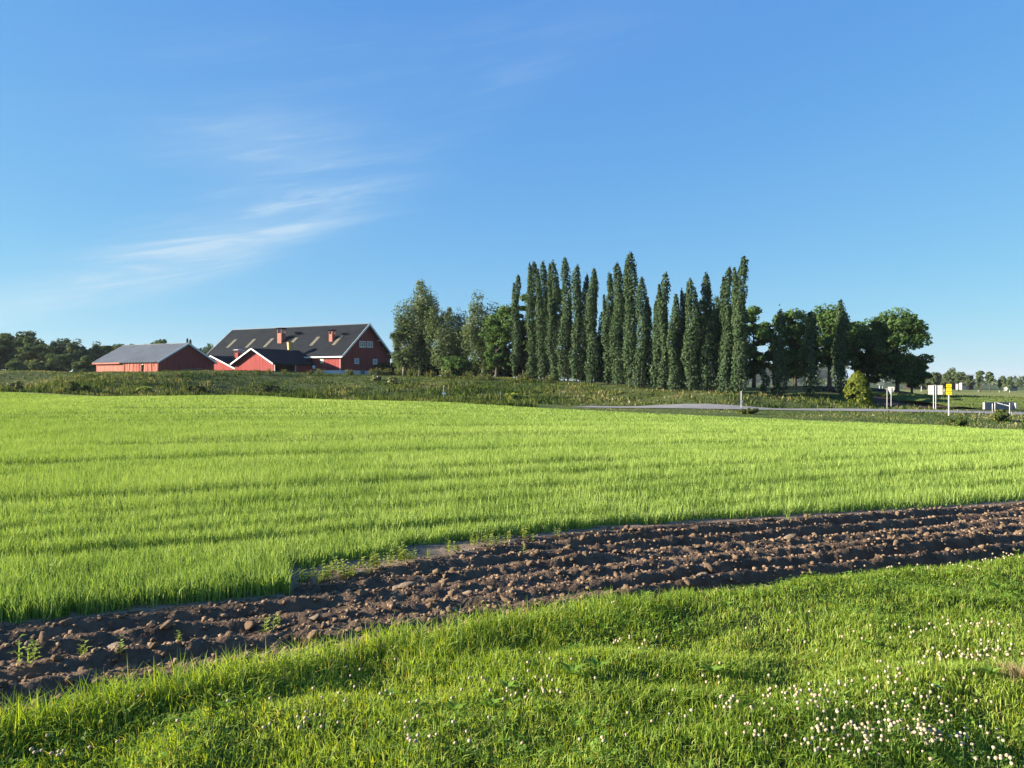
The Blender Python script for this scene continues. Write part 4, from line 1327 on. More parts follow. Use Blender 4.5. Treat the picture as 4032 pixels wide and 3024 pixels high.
# woods left of and behind the barns
WV = []
for i in range(6):
    WV.append(broad_mesh(200 + i, 12, 3.6 + 0.5 * (i % 3), 5.6, 6.3, 44, 130, 0.42, M['birch'] if i % 2 else M['farleaf'], M['birchbark'] if i % 2 else M['bark'], 0.2, droop=0.6 if i % 2 else 0, lobe=(0.22, 0.36), hollow=0.1, bare=0.15))
WOODS = [(-60, 1300, 3, 205, 1), (30, 1296, 0, 208, 1), (78, 1290, 1, 212, 1.0), (112, 1305, 3, 205, .9), (160, 1338, 2, 200, 1.2), (200, 1352, 4, 205, 1), (243, 1320, 1, 206, .75), (295, 1325, 5, 203, .75), (260, 1375, 2, 198, 1.2),
         (338, 1352, 3, 205, 1), (382, 1336, 5, 210, .8), (428, 1332, 4, 214, 1), (490, 1335, 2, 222, 1.1), (530, 1343, 0, 230, .8), (570, 1350, 4, 235, .8), (616, 1326, 1, 240, 1), (800, 1350, 2, 236, 1), (838, 1346, 5, 240, .9), (700, 1352, 4, 240, 1), (870, 1362, 0, 242, .9)]
wl_ = ['tall ragged birch at the end of the woods', 'tall shaded birch in the woods', 'airy birch with a pale trunk among the woods', 'leaning birch top in the woods', 'rounded olive tree in the woods', 'lower green tree beside the rounded olive tree',
       'pointed birch crown standing above the woods', 'second pointed birch crown above the woods', 'low green tree under the pointed birches', 'pale green tree standing just past the shed eave', 'small pointed tree by the shed eave', 'dark tree rising behind the shed eave',
       'bushy tree over the shed roof slope', 'small tree over the shed ridge end', 'tiny tree tops over the shed ridge', 'dry olive crown alone above the shed ridge', 'dark tree between shed ridge and barn', 'green tree against the barn roof edge',
       'low tree top hidden behind the shed ridge', 'low tree tucked behind the barn roof slope']
for k, (px, top, v, d, ws) in enumerate(WOODS):
    m = d / F; X0 = (px - 2016) * m; z0 = h1(X0, d)
    hh = EYE - (top - 1500) * m - z0
    tm, cm = WV[v]
    o = place_tree('woodland_tree', px, d, tm, cm, wl_[k], 'trees of the wood behind the barns', 'tree', 1, random.uniform(0, 6.28))
    o.scale = (ws * hh / 12 * 1.4, ws * hh / 12 * 1.4, hh / 12)
for k, (px, top, w, lab) in enumerate(((66, 1402, 80, 'olive bush lit in front of the tall birches'), (0, 1452, 60, 'low olive bush at the edge of the woods'), (230, 1395, 130, 'wide green thicket before the pointed birches'), (330, 1400, 90, 'green thicket close to the shed gable'), (150, 1420, 80, 'dark thicket between the lit bushes'))):
    broad('thicket_bush', px, top, 1482, w, 178 - 3 * k, lab, 80 + k, 24, 150, 0.36, 'birch' if k < 2 else 'farleaf', 'bark', 0.1, 0, 'bushes along the edge of the woods', 'bush')

# spruce tips behind the shed
for px, top, lab in ((738, 1334, 'dark pointed spruce top behind the shed ridge'), (750, 1338, 'second dark spruce top close to its twin')):
    d = 236; m = d / F; X0 = (px - 2016) * m; z0 = h1(X0, d); hh = EYE - (top - 1500) * m - z0
    n = 1500; t = rng.random(n); an = rng.uniform(0, 6.28, n); rad = 2.4 * (1.02 - t) * (0.55 + 0.45 * np.abs(np.sin(t * 38))) * np.sqrt(rng.uniform(.2, 1, n))
    C = np.stack([rad * np.cos(an), rad * np.sin(an), t * hh], -1)
    root = thing('spruce_tree', lab, 'tree', (X0, d, z0), 0, 'spruces behind the shed')
    add('trunk', trunk_mesh(hh * .95, .15, M['bark']), root)
    add('crown', crown_mesh('crown', C, np.stack([np.cos(an), np.sin(an), np.full(n, .4)], -1) + rng.normal(0, .4, (n, 3)), rng.uniform(.25, .45, n), M['hedge'], rng.random(n)), root)

# far trees on the right
FV = []
for i in range(5):
    FV.append(broad_mesh(240 + i, 11, [2.6, 3.4, 1.7, 3.0, 2.0][i], [4.2, 4.0, 4.4, 3.6, 3.4][i], [6.6, 6.8, 6.2, 7.0, 7.3][i], 30, 110, 0.5, M['farleaf'], M['birchbark'] if i in (0, 2) else M['bark'], 0.22, droop=0.5 if i in (0, 2) else 0, lobe=(0.28, 0.45), hollow=0.1, bare=0.3))
FARR = [(3628, 1460, 1531, 0, 330), (3655, 1462, 1532, 2, 345), (3682, 1453, 1532, 0, 350), (3718, 1462, 1532, 2, 340), (3740, 1447, 1533, 1, 380), (3775, 1456, 1534, 3, 345), (3812, 1476, 1533, 1, 390), (3860, 1453, 1535, 4, 320), (3852, 1490, 1535, 2, 325),
        (3897, 1457, 1537, 4, 318), (3935, 1487, 1538, 2, 322), (3955, 1470, 1536, 0, 360), (3976, 1474, 1540, 2, 310), (4014, 1490, 1534, 1, 370), (4060, 1480, 1535, 3, 340), (4120, 1475, 1536, 1, 350), (4180, 1480, 1536, 3, 345),
        (3830, 1488, 1532, 3, 420), (3600, 1470, 1530, 1, 380), (3560, 1480, 1530, 3, 380)]
fl_ = ['far birch beside the end tree, before the long white roof', 'thin far birch under the long white roof', 'far birch with pale stem in front of the white roof', 'slim far birch at the end of the white roof', 'round dark far tree above the white roof', 'far tree beside the end of the white roof',
       'dark broad far tree behind a small white house', 'far pine like tree with a tall bare pale trunk', 'low bush at the foot of the tall bare trunked far tree', 'second far tree with bare trunk', 'small pale far tree in the pasture', 'leafy far tree behind the pasture saplings', 'slender pale far tree standing alone in the pasture', 'dark round far tree at the field end',
       'far tree past the dark round one', 'broad far tree beyond the marker posts', 'last far tree of the pasture row', 'dark hazy tree behind the small white house', 'far tree seen through the end tree', 'hazy far tree under the end tree']
for k, (px, top, base, v, d) in enumerate(FARR):
    m = d / F; X0 = (px - 2016) * m; z0 = h1(X0, d); hh = EYE - (top - 1500) * m - z0
    tm, cm = FV[v]
    o = place_tree('far_tree', px, d, tm, cm, fl_[k], 'far trees across the pasture', 'tree', 1, random.uniform(0, 6.28))
    o.scale = (hh / 11, hh / 11, hh / 11)

# far wood: one mass on a low hill, seen through the gap
n = 5000
t = rng.uniform(-1, 1, n)
X = 480 + t * 260; Yh = 1750 + rng.uniform(-60, 60, n)
hill_h = 30 + 14 * fbm(X / 160, X * 0 + 3, 3) 
zz = -3 + rng.random(n) ** 0.7 * (hill_h + 8 * vnoise(X / 14, X * 0 + 2))
V, Q = leaf_quads(np.stack([X, Yh, zz], -1), np.stack([rng.normal(0, .5, n), -np.ones(n), rng.uniform(0, 1, n)], -1), rng.uniform(5, 9, n))
add('far_wood', mesh_np('far_wood', V, Q, M['farleaf'], {'shade': ('FACE', rng.random(n))}), label='distant misty wooded hill seen through the gap beside the poplars', cat='wood', kind='stuff')
n = 5000
X = rng.uniform(-900, 1800, n); Yh = 900 + rng.uniform(-30, 30, n) + 0 * X
keep = (X > 330)
X, Yh = X[keep], Yh[keep]; n = len(X)
zz = -3.5 + rng.random(n) ** 0.8 * (4 + 7 * vnoise(X / 22, X * 0 + 8))
V, Q = leaf_quads(np.stack([X, Yh, zz], -1), np.stack([rng.normal(0, .5, n), -np.ones(n), rng.uniform(0, 1, n)], -1), rng.uniform(2.5, 4.5, n))
add('distant_treeline', mesh_np('distant_treeline', V, Q, M['farleaf'], {'shade': ('FACE', rng.random(n))}), label='low distant line of trees along the horizon beyond the pasture', cat='wood', kind='stuff')

# ------------------------------------------------------------------ weeds with a shape of their own on the bank
def weed_clump_mesh(seed, n, h, w, mat, spread, plume=True):
    r = np.random.default_rng(seed)
    a = r.uniform(0, 6.28, n); q = np.abs(r.normal(0, spread, n))
    pos = np.stack([q * np.cos(a), q * np.sin(a), np.zeros(n)], -1)
    hh = h * r.uniform(0.6, 1.1, n)
    parts = [blades(pos, hh, np.full(n, w) * r.uniform(.6, 1.3, n), a, np.abs(r.normal(0.12, .08, n)), np.clip(r.normal(0.55, 0.2, n), 0, 1))]
    m_ = n * 14
    k = r.integers(0, n, m_); t = r.uniform(0.15, 1.0, m_)
    C = pos[k] + np.stack([np.cos(a[k]) * hh[k] * 0.1 * t + r.normal(0, .07, m_), np.sin(a[k]) * hh[k] * 0.1 * t + r.normal(0, .07, m_), hh[k] * t * 0.95], -1)
    V, Q = leaf_quads(C, r.normal(0, 1, (m_, 3)), r.uniform(0.07, 0.16, m_), 2.0, r)
    parts.append((V, Q, np.clip(r.normal(0.5, .22, m_) + 0.25 * t, 0, 1)))
    V, T, S = join(parts)
    return mesh_np('weed_clump', V, T, mat, {'shade': ('FACE', np.clip(S, 0, 1))})


WC = [weed_clump_mesh(300 + i, 26, 1.55, 0.07, M['weed'], 0.45) for i in range(5)]
CR = [(1015, 1465), (1060, 1465), (1120, 1466), (1220, 1468), (1260, 1470), (1370, 1474), (1385, 1474), (1460, 1476), (1490, 1476), (1510, 1476), (1528, 1476), (1575, 1478), (1612, 1480), (1640, 1481), (1685, 1482), (1700, 1483), (1740, 1485), (1765, 1486), (1845, 1490), (1890, 1492), (1925, 1492), (2045, 1497), (2075, 1500), (2160, 1507), (850, 1464), (880, 1464), (940, 1465), (560, 1465), (420, 1468), (700, 1464)]
for k, (px, py) in enumerate(CR):
    d = np.interp(px, [400, 700, 1000, 1342, 1560, 1800, 2029, 2200], [130, 131, 138, 148, 150, 136, 131, 126])
    X0 = (px - 2016) / F * d
    o = add('tall_weed', WC[k % 5], None, (X0, d, h1(X0, d) - 0.05), 'tall plumed weed clump on the crest of the bank before the barn and trees', 'weed', 'tall weeds along the bank crest')
    s = random.uniform(0.65, 1.15) * (0.6 if px < 960 else 1); o.scale = (s, s, s); o.rotation_euler = (0, 0, random.uniform(0, 6.28))
BB = [(560, 1520, 1545, 70, 'bright yellow green bush at the foot of the bank below the shed', 'yweed'), (2020, 1548, 1572, 80, 'yellow green bush near the white marker post at the foot of the bank', 'yweed'),
      (1060, 1505, 1545, 80, 'leafy bush low on the bank below the barn wing', 'weed'), (770, 1510, 1545, 90, 'leafy weeds on the bank below the gap between shed and barn', 'weed'), (1480, 1475, 1500, 40, 'white flowering elder bush on the bank before the barn gable', 'bloom'), (1545, 1482, 1512, 46, 'second white flowering bush further down the bank by the gable corner', 'bloom'),
      (300, 1505, 1545, 110, 'leafy weeds at the foot of the bank before the woods', 'weed'), (60, 1500, 1540, 60, 'pale flowering bush at the end of the bank', 'bloom'), (3930, 1618, 1660, 70, 'leafy green bush by the white marker posts beside the road', 'weed'), (3770, 1650, 1680, 80, 'low dark weeds at the crop edge beneath the yellow sign', 'weed'), (2960, 1608, 1632, 110, 'dark low weeds on the crop edge beside the marker post', 'weed')]
for k, (px, top, base, w, lab, mt) in enumerate(BB):
    X = None
    for d in np.arange(45, 150, 0.5):               # walk out until the ground meets the picked height
        X0 = (px - 2016) / F * d
        if EYE - (base - 1500) / F * d < h1(X0, d) and d > (90 if px < 2600 else 50):
            break
    m = d / F
    broad('bank_bush', px, top, base + 4, w, float(d), lab, 400 + k, 16, 110, 0.22 if mt != 'bloom' else 0.2, mt, 'bark', 0.04, 0, 'bushes on the bank and verge', 'bush', lobe=(0.35, 0.6), hollow=0.1)

# ------------------------------------------------------------------ barns
ANG = math.atan2(-0.487, 0.874)


def gable_house(root, x0, x1, y0, y1, zb, ze, zr, mats, axis='x', over=0.6, oe=0.5, thick=0.22, boards=True):
    """axis 'x': ridge runs along x. Parts are separate meshes."""
    wallm, roofm, trimm = mats
    mb = MB()
    t = 0.2
    if axis == 'x':
        ym = (y0 + y1) / 2
        for xx in (x0, x1 - t):
            mb.prism([(xx, y0, zb), (xx, y1, zb), (xx, y1, ze), (xx, ym, zr - 0.05), (xx, y0, ze)][::-1], (t, 0, 0))
        mb.box(x0 + t, x1 - t, y0, y0 + t, zb, ze); mb.box(x0 + t, x1 - t, y1 - t, y1, zb, ze)
    else:
        xm = (x0 + x1) / 2
        for yy in (y0, y1 - t):
            mb.prism([(x0, yy, zb), (x1, yy, zb), (x1, yy, ze), (xm, yy, zr - 0.05), (x0, yy, ze)], (0, t, 0))
    return mb


def roof_slab(p0, p1, up, thick):
    """p0-p1 eave line, up = vector eave -> ridge"""
    p0, p1, up = Vector(p0), Vector(p1), Vector(up)
    n = (p1 - p0).cross(up).normalized()
    if n.z < 0: n = -n
    q = [p0, p1, p1 + up, p0 + up]
    mb = MB(); mb.hexa([v for v in q] + [v + n * thick for v in q])
    return mb


def bar(p0, p1, a, b, n_hint):
    """beam from p0 to p1 with section a x b"""
    p0, p1 = Vector(p0), Vector(p1); d = (p1 - p0).normalized()
    u = Vector(n_hint); u = (u - d * u.dot(d)).normalized(); w = d.cross(u)
    mb = MB()
    c = [u * a / 2 + w * b / 2, u * a / 2 - w * b / 2, -u * a / 2 - w * b / 2, -u * a / 2 + w * b / 2]
    mb.hexa([p0 + k for k in c] + [p1 + k for k in c])
    return mb


def window(root, x, y, z, w, h, facing, panes=3, glass='glass', thin=0.15):
    """facing '+x' or '-y'; parts: window (> frame pieces, pane, sill)"""
    def box(mb, a0, a1, z0, z1, d0, d1):
        if facing == '+x': mb.box(x + d0, x + d1, y + a0, y + a1, z + z0, z + z1)
        else: mb.box(x + a0, x + a1, y - d1, y - d0, z + z0, z + z1)
    f = MB(); b = thin
    box(f, -w / 2 - b, -w / 2, -h / 2 - b, h / 2 + b, 0.0, 0.12); box(f, w / 2, w / 2 + b, -h / 2 - b, h / 2 + b, 0.0, 0.12)
    box(f, -w / 2, w / 2, h / 2, h / 2 + b, 0.0, 0.12); box(f, -w / 2, w / 2, -h / 2 - b, -h / 2, 0.0, 0.12)
    fr = f.build('window', M['white'], root)
    if panes > 1:
        mn = MB()
        for k in range(1, panes):
            a = -w / 2 + w * k / panes; box(mn, a - .025, a + .025, -h / 2, h / 2, 0.03, 0.085)
        box(mn, -w / 2, w / 2, h * 0.08, h * 0.08 + 0.04, 0.03, 0.083)
        mn.build('mullion', M['white'], fr)
    for k in range(panes):
        a0 = -w / 2 + w * k / panes + 0.026 * (k > 0); a1 = -w / 2 + w * (k + 1) / panes - 0.026 * (k < panes - 1)
        g = MB(); box(g, a0, a1, -h / 2, h / 2, 0.015, 0.03); g.build('pane', M[glass], fr)
    s = MB(); box(s, -w / 2 - b - .05, w / 2 + b + .05, -h / 2 - b - .06, -h / 2 - b, 0.0, 0.2); s.build('sill', M['white'], fr)
    return fr


BX, BY = -35.6, 160.0
BZ = 3.13
barn = thing('barn', 'large red wooden barn with dark roof, skylight strips and white trimmed gable', 'barn', (BX, BY, BZ), ANG)
BL, BW, BE, BR = 40.9, 16.4, 4.0, 10.72
gable_house(barn, -BL, 0, 0, BW, 0.75, BE, BR, (None,) * 3).build('wall', M['red'], barn)
mb = MB(); mb.box(-BL + .02, 0.04, -0.04, BW + 0.02, -1.0, 0.75); mb.build('foundation', M['plinth'], barn)
OV = 0.9                                             # roof overhang at the gables
slope = (BR - BE) / (BW / 2)
oe = 0.55
upv = Vector((0, BW / 2 + oe, slope * (BW / 2 + oe)))
rf = roof_slab((-BL - OV, -oe, BE - slope * oe), (OV, -oe, BE - slope * oe), upv, 0.22).build('roof', M['slate'], barn)
rb = roof_slab((-BL - OV, BW + oe, BE - slope * oe), (OV, BW + oe, BE - slope * oe), (0, -(BW / 2 + oe), slope * (BW / 2 + oe)), 0.22).build('roof', M['slate'], barn)
bar((-BL - OV, BW / 2, BR + 0.3), (OV, BW / 2, BR + 0.3), 0.35, 0.10, (0, 1, 0)).build('ridge_cap', M['zinc'], barn)
for xx in (OV + 0.03, -BL - OV - 0.03):
    bar((xx, -oe, BE - slope * oe + 0.02), (xx, BW / 2, BR + 0.12), 0.06, 0.40, (1, 0, 0)).build('bargeboard', M['white'], barn)
    bar((xx, BW + oe, BE - slope * oe + 0.02), (xx, BW / 2, BR + 0.12), 0.06, 0.40, (1, 0, 0)).build('bargeboard', M['white'], barn)
bar((-BL - OV, -oe - 0.06, BE - slope * oe + 0.0), (OV, -oe - 0.06, BE - slope * oe + 0.0), 0.08, 0.30, (0, 1, 0)).build('eave_board', M['white'], barn)
# brackets under the gable overhang
for fy in (0.12, 0.55, 1.45, 1.88):
    y = BW / 2 * fy; z = BE + slope * min(y, BW - y) - 0.25
    mb = MB(); mb.box(0.0, OV, y - 0.08, y + 0.08, z - 0.1, z + 0.06); mb.build('bracket', M['white'], barn)


def gable_y(px):
    # photo column on the gable plane -> local depth
    k = (px - 2016) / F
    return (k * BY - BX) / (0.487 - 0.874 * k)


def gable_z(px, py):
    y = gable_y(px); return EYE + (1500 - py) / F * (BY + 0.874 * y) - BZ


for x0, x1, y0, y1, pn, gl in ((1415, 1438, 1343, 1366, 3, 'glass'), (1444, 1466, 1344, 1366.5, 3, 'glass'), (1395.5, 1412, 1411.5, 1431, 1, 'pane'), (1468.5, 1484.5, 1413.5, 1433, 1, 'pane')):
    ya, yb = gable_y(x0), gable_y(x1); za, zb_ = gable_z(x0, y0), gable_z(x0, y1)
    window(barn, 0.0, (ya + yb) / 2, (za + zb_) / 2, abs(yb - ya) - 0.24, abs(za - zb_) - 0.24, '+x', pn, gl)
ya, yb = gable_y(1420), gable_y(1434)
mb = MB(); mb.box(0.04, 0.12, ya, yb, -0.1, 0.95); mb.build('hatch', M['concrete'], barn)


def wall_x(px):
    k = (px - 2016) / F                               # on the front wall: world = C - (.874,-.487) t
    return -((BX - k * BY) / (0.874 + 0.487 * k))


xa, xb = wall_x(1262), wall_x(1274.5)
zc = EYE + (1500 - 1420) / F * 162 - BZ
mb = MB(); mb.box(min(xa, xb), max(xa, xb), -0.08, 0.02, zc - 0.55, zc + 0.55); mb.build('shutter', M['cream'], barn)
# down pipe at the corner
mb = MB(); mb.tube([(-0.12, -0.12, 0.2), (-0.12, -0.12, BE - 0.35)], 0.05, 6); mb.build('downpipe', M['white'], barn)


def roof_pt(px, py):
    """photo pixel -> local point on the front roof plane"""
    best = None
    u = Vector(((px - 2016) / F, 1, (1500 - py) / F))
    # plane: z = BE + slope*y  (local);  world = C + x*(.874,-.487) + y*(.487,.874)
    # local y = (wx-BX)*.487+(wy-BY)*.874
    a = u.x * .487 + u.y * .874; c0 = -BX * .487 - BY * .874
    # EYE + u.z*s - BZ = BE + slope*(a*s + c0) + 0.25
    s = (BE + slope * c0 + 0.25 - EYE + BZ) / (u.z - slope * a)
    w = u * s
    lx = (w.x - BX) * .874 + (w.y - BY) * -.487; ly = (w.x - BX) * .487 + (w.y - BY) * .874
    return lx, ly, BE + slope * ly


K2 = 750 / 2212.0
for (bx_, by_, tx_, ty_) in ((142, 407, 236, 313), (360, 405, 460, 307), (568, 400, 668, 300), (850, 385, 950, 292), (1105, 383, 1205, 281), (1366, 375, 1468, 269)):
    a = roof_pt(850 + bx_ * K2, 1230 + by_ * K2); b_ = roof_pt(850 + tx_ * K2, 1230 + ty_ * K2)
    ln = (Vector(b_) - Vector(a)).length
    xm = (a[0] + b_[0]) / 2; wd_ = 0.46
    nz = Vector((0, -slope, 1)).normalized()
    mb = MB()
    q = [Vector((xm - wd_, a[1], a[2])), Vector((xm + wd_, a[1], a[2])), Vector((xm + wd_, b_[1], b_[2])), Vector((xm - wd_, b_[1], b_[2]))]
    mb.hexa([v + nz * 0.17 for v in q] + [v + nz * 0.27 for v in q]); mb.build('skylight', M['fibre'], barn)


def vent_chimney(root, x, y, zbase, h, w, mat, capmat, name='ventilation_chimney', cap_w=1.7):
    """louvred wooden shaft with open top and a flat cap on corner posts"""
    a = w / 2
    mb = MB(); mb.box(x - a, x + a, y - a, y + a, zbase - 1.0, zbase + h * 0.68); sh_ = mb.build(name, mat, root)
    for sx_ in (-1, 1):
        for sy_ in (-1, 1):
            mb = MB(); mb.box(x + sx_ * a - .09 * (sx_ > 0), x + sx_ * a + .09 * (sx_ < 0), y + sy_ * a - .09 * (sy_ > 0), y + sy_ * a + .09 * (sy_ < 0), zbase + h * 0.68, zbase + h * 0.93); mb.build('corner_post', mat, sh_)
    mb = MB(); mb.box(x - a * cap_w * .72, x + a * cap_w * .72, y - a * cap_w * .72, y + a * cap_w * .72, zbase + h * 0.93, zbase + h * 0.985)
    c = a * cap_w; z = zbase + h * 0.985
    mb.hexa([(x - c, y - c, z), (x + c, y - c, z), (x + c, y + c, z), (x - c, y + c, z), (x - c * .5, y - c * .5, z + .16), (x + c * .5, y - c * .5, z + .16), (x + c * .5, y + c * .5, z + .16), (x - c * .5, y + c * .5, z + .16)])
    mb.build('chimney_cap', capmat, sh_)


p = roof_pt(850 + 716 * K2, 1230 + 360 * K2); vent_chimney(barn, p[0] + 0.6, p[1] + 0.6, p[2], 3.7, 1.25, M['redfade'], M['slate'])
p = roof_pt(850 + 1314 * K2, 1230 + 340 * K2); vent_chimney(barn, p[0] + 0.45, p[1] + 0.45, p[2], 2.75, 0.95, M['redfade'], M['slate'])

# front wing with the lit gable
wing = thing('barn_wing', 'low red gabled wing in front of the barn with white verge boards and open bay', 'barn wing', (BX, BY, BZ), ANG)
wx0, wx1, wy0 = -18.4, -7.3, -11.4
wze, wzr = 2.15, 5.0
mb = MB(); t = 0.18
mb.prism([(wx0, wy0, -1), (wx1, wy0, -1), (wx1, wy0, wze), ((wx0 + wx1) / 2, wy0, wzr - .1), (wx0, wy0, wze)], (0, t, 0))
mb.box(wx0, wx0 + t, wy0 + t, -0.05, -1, wze)
mb.box(wx1 - t, wx1, -5.6, -0.05, -1, wze)
mb.box(wx1 - t, wx1, wy0 + t, -5.6, wze - 0.35, wze)
mb.build('wall', M['red'], wing)
wm = (wx0 + wx1) / 2; sl = (wzr - wze) / (wm - wx0); ov = 0.55
for s in (-1, 1):
    xe = wm + s * (wm - wx0 + ov); ze = wze - sl * ov
    yb_ = 2.4
    roof_slab((xe, wy0 - 0.8, ze), (xe, yb_ if s < 0 else yb_, ze), (wm - xe, 0, wzr - ze), 0.18).build('roof', M['slate'], wing) if False else None
    # split so that the slab stops at the barn's own roof
    mb = MB()
    f0 = Vector((xe, wy0 - 0.8, ze)); f1 = Vector((wm, wy0 - 0.8, wzr)); b0 = Vector((xe, -0.3, ze)); b1 = Vector((wm, 1.15, wzr))
    nn = Vector((s * sl, 0, 1)).normalized() * 0.18
    q = [f0, b0, b1, f1] if s > 0 else [f0, f1, b1, b0]
    mb.hexa(q + [v + nn for v in q]); mb.build('roof', M['slate'], wing)
    bar((xe, wy0 - 0.84, ze + .05), (wm, wy0 - 0.84, wzr + .05), 0.06, 0.27, (0, 1, 0)).build('bargeboard', M['white'], wing)
    bar((xe + s * .05, wy0 - 0.8, ze + 0.0), (xe + s * .05, -0.3, ze + 0.0), 0.06, 0.2, (1, 0, 0)).build('eave_board', M['slate'], wing)
for y in (wy0 + 0.12, -5.6):
    mb = MB(); mb.box(wx1 + 0.003, wx1 + 0.13, y - 0.08, y + 0.08, -1, wze - 0.05); mb.build('post', M['white'], wing)
mb = MB(); mb.box(wx1 - 0.16, wx1 - 0.02, -7.3, -7.16, -1, wze - 0.35); mb.build('post', M['dark'], wing)
# second wing, mostly behind the shed
wing2 = thing('barn_wing', 'shallow roofed red wing with a small capped ventilator beside the shed', 'barn wing', (BX, BY, BZ), ANG)
vx0, vx1, vy0 = -33.0, -19.6, -10.2
vze, vzr = 1.25, 3.75
mb = MB()
mb.prism([(vx0, vy0, -1), (vx1, vy0, -1), (vx1, vy0, vze), ((vx0 + vx1) / 2, vy0, vzr - .1), (vx0, vy0, vze)], (0, t, 0))
mb.box(vx0, vx0 + t, vy0 + t, -0.05, -1, vze); mb.box(vx1 - t, vx1, vy0 + t, -0.05, -1, vze)
mb.build('wall', M['red'], wing2)
vm = (vx0 + vx1) / 2; sl2 = (vzr - vze) / (vm - vx0)
for s in (-1, 1):
    xe = vm + s * (vm - vx0 + 0.6); ze = vze - sl2 * 0.6
    mb = MB(); nn = Vector((s * sl2, 0, 1)).normalized() * 0.18
    f0 = Vector((xe, vy0 - 0.8, ze)); f1 = Vector((vm, vy0 - 0.8, vzr)); b0 = Vector((xe, -0.06, ze)); b1 = Vector((vm, -0.06, vzr))
    q = [f0, b0, b1, f1] if s > 0 else [f0, f1, b1, b0]
    mb.hexa(q + [v + nn for v in q]); mb.build('roof', M['slate'], wing2)
    bar((xe, vy0 - 0.84, ze + .05), (vm, vy0 - 0.84, vzr + .05), 0.06, 0.26, (0, 1, 0)).build('bargeboard', M['white'], wing2)
vent_chimney(wing2, vm + 1.5, -5.0, vzr - 0.4, 1.9, 1.05, M['red'], M['white'])
# yellow vent on the wing ridge
mb = MB(); yv = -1.6
mb.tube([(wm, yv, wzr - 0.5), (wm, yv, wzr + 0.5), (wm, yv, wzr + 1.75)], [0.44, 0.50, 0.62], 16, True)
vent = mb.build('roof_vent', M['yellowvent'], wing)
mb = MB(); mb.tube([(wm, yv, wzr + 1.751), (wm, yv, wzr + 1.80)], [0.66, 0.66], 16); mb.build('vent_rim', M['yellowvent'], vent)
# satellite dish by the wall
dish = thing('satellite_dish', 'round pale dish on a short post in the corner of wing and barn', 'dish', (BX, BY, BZ), ANG)
mb = MB(); ring = []
for r_, dz_ in ((0.02, 0.0), (0.25, 0.03), (0.42, 0.10)):
    ring.append([(r_ * math.cos(a), -dz_, r_ * math.sin(a)) for a in np.linspace(0, 2 * math.pi, 20, endpoint=False)])
base = Vector((-5.9, -1.6, 1.45))
i0 = 0
for rg in ring:
    mb.v += [tuple(base + Vector(q)) for q in rg]
for k in range(2):
    for j in range(20):
        mb.f.append((k * 20 + j, k * 20 + (j + 1) % 20, k * 20 + 20 + (j + 1) % 20, k * 20 + 20 + j))
mb.build('reflector', M['white'], dish, True)
mb = MB(); mb.tube([(-5.9, -1.55, -0.6), (-5.9, -1.55, 1.45)], 0.05, 6); mb.build('post', M['galv'], dish)
mb = MB(); mb.tube([(-5.9, -1.62, 1.05), (-5.9, -2.05, 1.42)], 0.02, 5); mb.build('feed_arm', M['galv'], dish)

# ---- the shed
SX, SY = -64.4, 140.0
SZ = 2.2
shed = thing('shed', 'long low faded red shed with grey sheet roof and broken boards', 'shed', (SX, SY, SZ), ANG)
SL, SW, SE, SR = 18.5, 12.3, 3.06, 6.44
mb = MB(); t = 0.16
ym = SW / 2
# gable with an opening
ox0, ox1, oz = 5.2, 9.2, 1.75
mb.prism([(-t, 0, -.5), (-t, 0, SE), (-t, ym, SR - .05), (-t, SW, SE), (-t, SW, -.5), (-t, ox1, -.5), (-t, ox1, oz), (-t, ox0, oz), (-t, ox0, -.5)][::-1], (t, 0, 0))
mb.prism([(-SL, 0, -.5), (-SL, SW, -.5), (-SL, SW, SE), (-SL, ym, SR - .05), (-SL, 0, SE)][::-1], (t, 0, 0))
mb.box(-SL + t, -t, SW - t, SW, -.5, SE)
mb.build('wall', M['red'], shed)
mb = MB(); mb.box(-SL + t, -10.6, 0.0, t, -.5, SE); mb.build('wall', M['redfade'], shed)
mb = MB(); mb.box(-SL + t, -t, 0.35, 0.5, SE - 0.4, SE - .1); mb.build('top_plate', M['dark'], shed)
for x in (-10.5, -7.6, -5.1, -2.6, -0.3):
    mb = MB(); mb.box(x - .1, x + .1, 0.3, 0.5, -.5, SE - .4); mb.build('stud', M['dark'], shed)
# loose boards: each its own piece, the last panel leans
bw = 0.20
bm_ = MB(); bm_.box(0, bw - 0.012, 0, 0.03, 0, 1); board_me = bm_.mesh('board', M['redfade'])
x = -10.55; k = 0
while x < -0.2:
    lean = 0.0
    if -4.9 < x < -4.35:
        x += bw; continue
    if x > -4.4: lean = 0.11
    elif x > -6.8: lean = -0.03
    o = add('board', board_me, shed, (x + (0 if x > -4.4 else 0) - lean * 1.2, -0.05 + random.uniform(-.02, .02) - 0.03 * (k % 2), -0.5))
    o.rotation_euler = (random.uniform(-.012, .012), lean + random.uniform(-.008, .008), 0)
    o.scale = (1, 1, SE + 0.5 - random.uniform(0.02, 0.14) - 0.05 * (x > -4.4))
    x += bw; k += 1
mb = MB(); mb.box(-4.95, -4.3, 0.02, 0.06, 2.45, 2.62); mb.build('cross_board', M['cream'], shed)
ssl = (SR - SE) / ym; oe = 0.45; OV = 0.5
roof_slab((-SL - OV, -oe, SE - ssl * oe), (OV, -oe, SE - ssl * oe), (0, ym + oe, ssl * (ym + oe)), 0.15).build('roof', M['zinc'], shed)
roof_slab((-SL - OV, SW + oe, SE - ssl * oe), (OV, SW + oe, SE - ssl * oe), (0, -(ym + oe), ssl * (ym + oe)), 0.15).build('roof', M['zinc'], shed)
